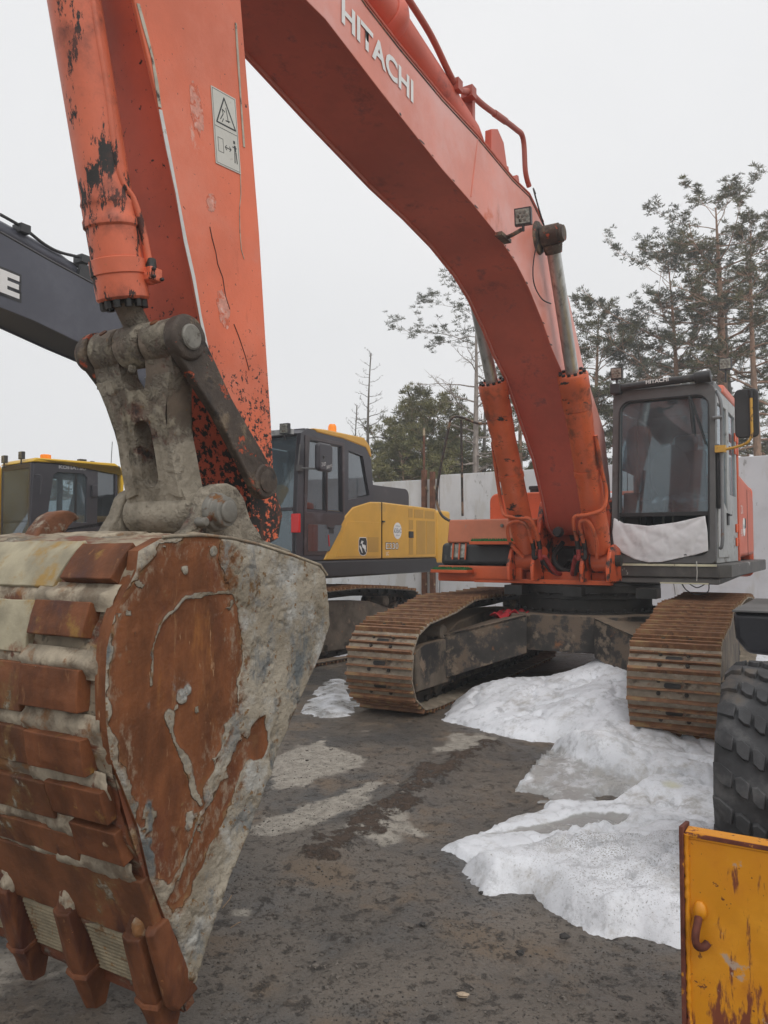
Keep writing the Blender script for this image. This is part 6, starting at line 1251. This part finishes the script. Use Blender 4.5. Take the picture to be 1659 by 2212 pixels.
# blade
b = MB(); BZ0, BZ1 = .05, .715; bl = -1.075
b.prism([(1.46, BZ0), (1.475, BZ0), (1.475, BZ1), (1.46, BZ1)], bl, 1.3); b.prism([(1.42, BZ1-.02), (1.478, BZ1-.02), (1.478, BZ1+.004), (1.42, BZ1+.004)], bl+.002, 1.298); b.box((1.30, bl+.3, BZ0+.05), (1.46, bl+.34, BZ1-.1)); b.box((1.30, .9, BZ0+.05), (1.46, .94, BZ1-.1))
bld = b.build('blade', M_yel, Wm, bevel=.003)
b = MB(); b.prism([(1.38, BZ0), (1.492, BZ0), (1.492, BZ1+.02), (1.38, BZ1+.005)], bl-.014, bl-.001); b.box((1.477, bl, BZ1-.012), (1.481, 1.3, BZ1+.002)); b.build('edge_plate', M_rustedge, bld, bevel=.004)
wb = [(1.478, bl+.006+random.uniform(-.002, .002), z) for z in np.arange(BZ0, BZ1, .012)]
MB().tube(wb, [random.uniform(.006, .011) for _ in wb], 8).build('weld_bead', M_yel, bld, smooth=70)
hk = [(1.487, bl+.040, .462), (1.505, bl+.040, .452), (1.52, bl+.037, .43), (1.522, bl+.036, .405), (1.515, bl+.042, .386), (1.50, bl+.056, .382), (1.487, bl+.066, .392)]
MB().tube(smoothpts(hk, 5), .012, 10).build('hook', M_rustedge, bld, smooth=60)
b = MB(); b.ball((1.48, bl+.042, .48), .022, 7, sc=(.6, 1, 1.5)); muddy(b.build('hook_weld', M_yel, bld, smooth=60), .005, 25, 1)
# wheels
def wheel(l0, l1, f, outer):
    R = .535; hw = (l1-l0)/2; lc = (l0+l1)/2
    crown = [(-hw, R-.17), (-hw-.012, R-.11), (-hw+.004, R-.055), (-hw+.03, R-.028), (-hw+.08, R-.019), (0, R-.014), (hw-.08, R-.019), (hw-.03, R-.028), (hw-.004, R-.055), (hw+.012, R-.11), (hw, R-.17), (hw-.04, R-.24)]
    b = MB(); b.lathe((f, lc, R), (0, 1, 0), [(-hw+.04, R-.24)]+crown, 72)
    def surf(y, a, h):   # point on tread
        r = np.interp(y, [-hw-.01, -hw+.03, -hw+.08, 0, hw-.08, hw-.03, hw+.01], [R-.075, R-.028, R-.019, R-.014, R-.019, R-.028, R-.075])+h; return (f+r*cos(a), lc+y, R+r*sin(a))
    NP = 22; da = 2*pi/NP
    for k in range(NP):
        for sd in (-1, 1):
            a0 = k*da+(0 if sd < 0 else da/2)
            for y0, y1 in ((hw*.70, hw*1.035), (hw*.455, hw*.68), (hw*.235, hw*.435), (hw*.02, hw*.215)):
                ti = lambda y: .95*(y/hw)
                hh = .52 if y1 > hw else .50
                c0_, c1_ = ti(y0), ti(y1); jt = .03*sin(k*5+y0*40)
                P2 = [(y0+.006, c0_-hh/2+.05), (y0+(y1-y0)*.5, (c0_+c1_)/2-hh/2-.02), (y1-.004, c1_-hh/2+.04), (y1, c1_+hh/2-.10+jt), (y1-(y1-y0)*.4, (c0_+c1_)/2+hh/2+.04), (y0, c0_+hh/2-.04)]
                bot = [surf(sd*y, a0+da*t, -.004) for y, t in P2]; cy = sum(p[0] for p in P2)/6; ct = sum(p[1] for p in P2)/6
                topp = [surf(sd*(cy+(y-cy)*.93), a0+da*(ct+(t-ct)*.93), .022) for y, t in P2]
                b.add(bot+topp, [tuple(range(6)), tuple(range(11, 5, -1))]+[(i, (i+1) % 6, 6+(i+1) % 6, 6+i) for i in range(6)])
    t_ = b.build('wheel', M_rubber, Wm, bevel=.003, smooth=40)
    b = MB(); b.lathe((f, lc, R), (0, 1, 0), [(-hw+.05, .30), (-hw+.03, .31), (-hw+.05, .28), (-hw+.12, .2), (-hw+.1, .12), (-hw+.06, .10), (hw-.06, .10), (hw-.05, .28), (hw-.03, .31), (hw-.05, .30)], 40); b.build('rim', kw, t_, smooth=40)
for f in (0, -2.5):
    wheel(-1.135, -.60, f, 0); wheel(.60, 1.135, f, 0)
b = MB(); b.tube([(0, -.8, .535), (0, .8, .535)], .12, 16); b.tube([(-2.5, -.8, .535), (-2.5, .8, .535)], .12, 16); b.box((.35, -.4, .55), (-3.0, .4, .95)); b.prism([(.3, .5), (.3, .8), (1.3, .45), (1.3, .3)], -.35, -.25); b.prism([(.3, .5), (.3, .8), (1.3, .45), (1.3, .3)], .25, .35); b.build('chassis', M_oil, Wm, bevel=.02)
b = MB(); b.prism([(-1.18, 1.11), (-1.12, 1.03), (-.3, .98), (.3, .98), (1.12, 1.03), (1.18, 1.11), (1.19, 1.255), (-1.19, 1.255)], -.62, -1.75, fn=lambda p, q, a: (a, p, q)); b.build('step_box', mat('glossy_black', (.022, .023, .028), .25, var=.2, vs=3, layers=[((.18, .14, .09), 9, .64, .72, .7)]), Wm, bevel=.03, seg=3)
b = MB(); b.lathe((-1.7, 0, .95), (0, 0, 1), [(0, .5), (.4, .5)], 32); b.build('turntable', M_oil, Wm)
b = MB(); plan([(-1.0, -.85), (-1.0, 1.2), (-3.9, 1.2), (-4.2, .8), (-4.2, -.5), (-3.9, -.85)], 1.32, 2.25, b); b.build('engine_cover', kw, Wm, bevel=.06, seg=3)
b = MB(); b.prism([(-.9, 2.26), (-1.0, 3.05), (-2.3, 3.1), (-2.4, 2.26)], .15, 1.15, holes=[[(-1.1, 2.4), (-1.15, 2.95), (-1.6, 2.95), (-1.6, 2.4)]]); b.build('cab', M_dcab, Wm, bevel=.03)
MB().prism([(-1.19, 1.257), (1.19, 1.257), (1.19, 1.268), (-1.19, 1.268)], -.60, -1.76, fn=lambda p, q, a: (a, p, q)).build('top_plate', M_grey, Wm, bevel=.003)

# ============================================================ TREES
M_need = mat('pine_needles', (.125, .118, .052), .7, var=.4, vs=.9, bump=0, layers=[((.19, .175, .075), .55, .50, .72, .8)])
M_needg = mat('pine_needles_grey', (.11, .115, .075), .75, var=.4, vs=1.2, bump=0, layers=[((.16, .16, .09), .8, .55, .75, .8)])
M_needy = mat('pine_needles_yellow', (.19, .175, .065), .7, var=.45, vs=1.1, bump=0, layers=[((.09, .105, .055), .7, .48, .68, .8)])
def tuft(rn, n=15, L_=.15, w_=.030):
    d = rn.normal(size=(n, 3)); d[:, 2] = np.abs(d[:, 2])*.9-.1; d /= np.linalg.norm(d, axis=1)[:, None]; s = rn.normal(size=(n, 3)); s = np.cross(d, s); s /= np.linalg.norm(s, axis=1)[:, None]
    ln = L_*(.6+.6*rn.random((n, 1))); a = d*ln*.08; v = np.stack([a-s*w_*.25, d*ln*.6-s*w_*.5, d*ln, d*ln*.6+s*w_*.5], 1); return v.reshape(-1, 3)
def pine(label, u, D, vtop, lean=0, r=.17, cr=(0, 1.6), z0=3.2, nb=34, dens=1.0, sz=1.0, bark=None, need=None, bare=False, seed=1, name='pine_tree', shape='round', group='pine trees beyond the wall', droop=.1, asym=(0, 0), bend=.15, twig=1.0, lod=1.0):
    rnd_ = np.random.default_rng(seed); X0 = (u-CXP)/FPX*D; Ht = CAMZ+(HZP-vtop)/FPX*D
    root = empty(name, (X0, D, 0)); tag(root, label, 'tree', group)
    bark = bark or M_bark; need = need or M_need
    ph = rnd_.uniform(0, 6, 4)
    def trunk(z): t = z/Ht; return Vector((lean*t*t+bend*sin(t*3.5+ph[0])*t, bend*.7*sin(t*4+ph[1])*t, z))
    def rad(z): return max(r*(1-z/Ht)**.75*(1.05 if z < 1 else 1), .02)
    zs = np.linspace(0, Ht*.985, 22); b = MB(); b.tube([trunk(z) for z in zs], [rad(z) for z in zs], 8)
    T_ = []; tips = []
    for i in range(nb):
        t = (i+rnd_.uniform(-.4, .4))/nb; t = min(max(t, 0.01), .99); z = z0+(Ht-z0)*t**.9
        if shape == 'round': prof_ = (.55+.62*sin(pi*t*.76))*math.sqrt(max(.12, 1-t**9))
        elif shape == 'cone': prof_ = 1.05-.88*t
        else: prof_ = .35+.9*t if t < .8 else 1.1-2*(t-.8)
        ln = cr[1]*prof_*rnd_.uniform(.6, 1.12)+cr[0]; az = i*2.4+rnd_.uniform(-.6, .6)
        ln *= 1+asym[0]*cos(az)+asym[1]*sin(az)
        el = rnd_.uniform(.1, .55)-(.35 if t < .3 else 0)+(.5 if t > .85 else 0); p0 = trunk(z); pts = [p0]; dr = Vector((cos(az)*cos(el), sin(az)*cos(el), sin(el))); ns = 7
        for k in range(ns):
            dr = (dr+Vector((rnd_.normal()*.16, rnd_.normal()*.16, rnd_.normal()*.12+(-droop*.6 if k < 3 else droop)))).normalized(); pts.append(pts[-1]+dr*ln/ns)
        rb = min(rad(z)*.42, .018+ln*.022)
        b.tube(pts, [rb*(1-.85*k/ns) for k in range(ns+1)], 5, caps=False)
        nsb = int((3+ln*3.2)*twig)
        for k in range(nsb):
            q = rnd_.uniform(.22 if not bare else .15, 1.0); j = min(int(q*ns), ns-1); p = pts[j].lerp(pts[j+1], q*ns-j); sl_ = ln*rnd_.uniform(.18, .42)*(1.15-q*.6); a2 = rnd_.uniform(-1.2, 1.2)
            d2 = (pts[j+1]-pts[j]).normalized(); sd_ = Vector((-d2.y, d2.x, 0)).normalized()*(1 if rnd_.random() < .5 else -1); d2 = (d2*.7+sd_*rnd_.uniform(.3, 1)+Vector((0, 0, rnd_.uniform(-.25, .55)))).normalized()
            sp = [p]; 
            for m in range(4): d2 = (d2+Vector((rnd_.normal()*.2, rnd_.normal()*.2, rnd_.normal()*.15+.06))).normalized(); sp.append(sp[-1]+d2*sl_/4)
            b.tube(sp, [rb*.38, rb*.3, rb*.24, rb*.18, .004], 3, caps=False)
            for m in range(int(2+sl_*3)):
                q3 = rnd_.integers(1, 5); d3 = Vector(rnd_.normal(size=3)*.6)+d2; d3.normalize(); e_ = sp[q3]+d3*sl_*.3
                if bare or rnd_.random() < .85: b.tube([sp[q3], (sp[q3]+e_)/2+Vector(rnd_.normal(size=3)*.02), e_], [rb*.16+.002, rb*.1+.002, .002], 3, caps=False)
                tips.append(e_)
            tips += [sp[3], sp[4]]
    b.build('trunk', bark, root, smooth=60, fix=False)
    if tips and dens > 0:
        if bare: tips = [p for p in tips if p.z > Ht*dens]
        tt = [tuft(rnd_, 20, .125*sz, .017*sz) for _ in range(6)]; out = []
        per = 1 if bare else max(1, int(round(dens)))
        for p in tips:
            if not bare and rnd_.random() > dens: continue
            for _ in range(per):
                q = tt[rnd_.integers(6)]; a = rnd_.uniform(0, 6.28); c_, s_ = cos(a), sin(a); k = rnd_.uniform(.75, 1.25); o_ = np.array(p)+rnd_.normal(size=3)*.05*sz
                out.append(np.stack([q[:, 0]*c_-q[:, 1]*s_, q[:, 0]*s_+q[:, 1]*c_, q[:, 2]], 1)*k+o_)
        if out: Vv = np.vstack(out); npmesh('crown', Vv, np.arange(len(Vv)).reshape(-1, 4), need, root, smooth=False)
    return root
pine('tall reddish pine with a thick trunk rising behind the cab roof', 1563, 24, 425, r=.27, cr=(0, 2.3), z0=5.0, nb=50, seed=3, dens=.85, bend=.12, sz=1.25, twig=1.0)
pine('slimmer pine left of the tall one, with long boughs reaching left', 1478, 25, 550, r=.17, cr=(0, 2.3), z0=4.2, nb=40, seed=5, lean=-.5, asym=(-.25, 0), need=M_needg, sz=1.2, twig=1.0, dens=.75)
pine('pine trunk at the far right beside the cab mirror', 1642, 23, 475, r=.17, cr=(0, 2.0), z0=3.6, nb=38, seed=8, need=M_need, sz=1.2, dens=.7)
pine('dark slender pine close behind the tall reddish one', 1585, 28, 560, r=.16, cr=(0, 1.9), z0=3.5, nb=30, seed=12, need=M_needg, bark=M_barkd, dens=.7)
pine('broad pine crown between the boom and the cab', 1290, 26, 668, r=.16, cr=(0, 1.7), z0=3.0, nb=44, seed=15, need=M_need, sz=1.2, twig=1.2)
pine('low shaggy pine just left of the cab roof', 1395, 27, 760, r=.13, cr=(0, 1.8), z0=2.6, nb=30, seed=18, need=M_need, sz=1.2, dens=.7)
pine('pale half dead pine with bare lower boughs, needles only at its top', 1030, 24, 640, r=.15, cr=(.1, 2.1), z0=3.3, nb=34, seed=21, bare=True, dens=.86, bark=M_barkl, need=M_needg, lean=-.15, shape='top', name='dying_pine', asym=(-.2, 0), sz=1.0)
pine('thin grey trunk right behind the half dead pine', 1048, 26, 690, r=.10, cr=(0, 1.0), z0=4.0, nb=14, seed=23, bare=True, dens=2, bark=M_barkd, name='dead_tree')
pine('leafless dead tree with fine twigs above the beacon', 800, 26, 752, r=.10, cr=(.1, 1.25), z0=3.0, nb=34, seed=26, bare=True, dens=2, bark=M_barkd, name='dead_tree', shape='cone')
pine('short leafless tree left of the dead tree above the beacon', 762, 28, 868, r=.06, cr=(.1, 1.1), z0=2.6, nb=28, seed=27, bare=True, dens=2, bark=M_barkd, name='dead_tree', shape='cone')
pine('bushy yellowish pine between the dark cab and the hand rail', 905, 26, 888, r=.13, cr=(0, 2.0), z0=1.0, nb=60, seed=31, need=M_needy, sz=1.35, dens=1, shape='round', twig=1.3)
pine('low pine filling the gap left of the bushy yellowish pine', 845, 30, 965, r=.10, cr=(0, 1.4), z0=1.0, nb=34, seed=33, need=M_needy, sz=1.3)
pine('small dark pine seen through the hand rail', 975, 28, 935, r=.09, cr=(0, 1.1), z0=1.4, nb=34, seed=35, need=M_needg, shape='cone', sz=1.2)
pine('low green pine right of the hand rail behind the far boom cylinder', 1060, 27, 935, r=.10, cr=(0, 1.7), z0=1.2, nb=38, seed=37, need=M_needy, sz=1.3)
pine('dense low pine close behind the rusty posts', 950, 25, 985, r=.09, cr=(0, 1.6), z0=.9, nb=40, seed=52, need=M_needy, sz=1.35, twig=1.2)
pine('yellowish low pine above the roof of the dark muffler cover', 870, 24, 975, r=.09, cr=(0, 1.5), z0=.9, nb=36, seed=53, need=M_needy, sz=1.3, twig=1.2)
pine('pine seen between the far boom cylinder and the boom', 1130, 26, 720, r=.12, cr=(0, 1.3), z0=2.0, nb=34, seed=39, need=M_need, sz=1.1)
pine('pine low behind the near boom cylinder', 1215, 29, 800, r=.12, cr=(0, 1.6), z0=1.6, nb=34, seed=41, need=M_need, sz=1.2)
pine('pine at the right edge, crown joining the tall ones', 1740, 25, 560, r=.17, cr=(0, 2.4), z0=3.2, nb=40, seed=44, need=M_need, sz=1.2, dens=.7, bark=M_barkd)
pine('far pine behind the cab glass', 1450, 31, 800, r=.13, cr=(0, 1.9), z0=1.6, nb=36, seed=46, need=M_needg, sz=1.3)
pine('far low pine right of the cab', 1625, 30, 860, r=.13, cr=(0, 1.8), z0=1.8, nb=30, seed=48, need=M_needy, sz=1.2)
for i, (u, D_, vt) in enumerate([(60, 40, 1040), (150, 38, 1030), (330, 42, 1062), (430, 40, 1050), (560, 38, 1040), (640, 36, 1030), (720, 34, 1010)]):
    pine(['dark low pine far off at the left edge of the photo', 'second low pine from the left edge, far off behind the yellow cab', 'far low pine seen through the hole of the bucket link', 'far low pine hidden mostly by the orange arm', 'far low pine behind the dark cab front', 'far pine seen through the dark cab glass', 'far pine just left of the amber beacon'][i],
        u, D_, vt, r=.1, cr=(0, 1.7), z0=.8, nb=30, seed=60+i, need=M_needg, sz=1.5)

# ============================================================ HAZE
hz = MB().box((-60, -6, -1.2), (60, 62, 22)).build('haze', [], None, smooth=0); tag(hz, kind='stuff')
hm = bpy.data.materials.new('thin_haze'); hm.use_nodes = True; t = hm.node_tree; t.nodes.clear(); o = t.nodes.new('ShaderNodeOutputMaterial'); pv = t.nodes.new('ShaderNodeVolumePrincipled')
pv.inputs['Color'].default_value = (.93, .95, .97, 1); pv.inputs['Density'].default_value = .0045; pv.inputs['Anisotropy'].default_value = .2; t.links.new(pv.outputs[0], o.inputs['Volume']); hz.data.materials.append(hm)
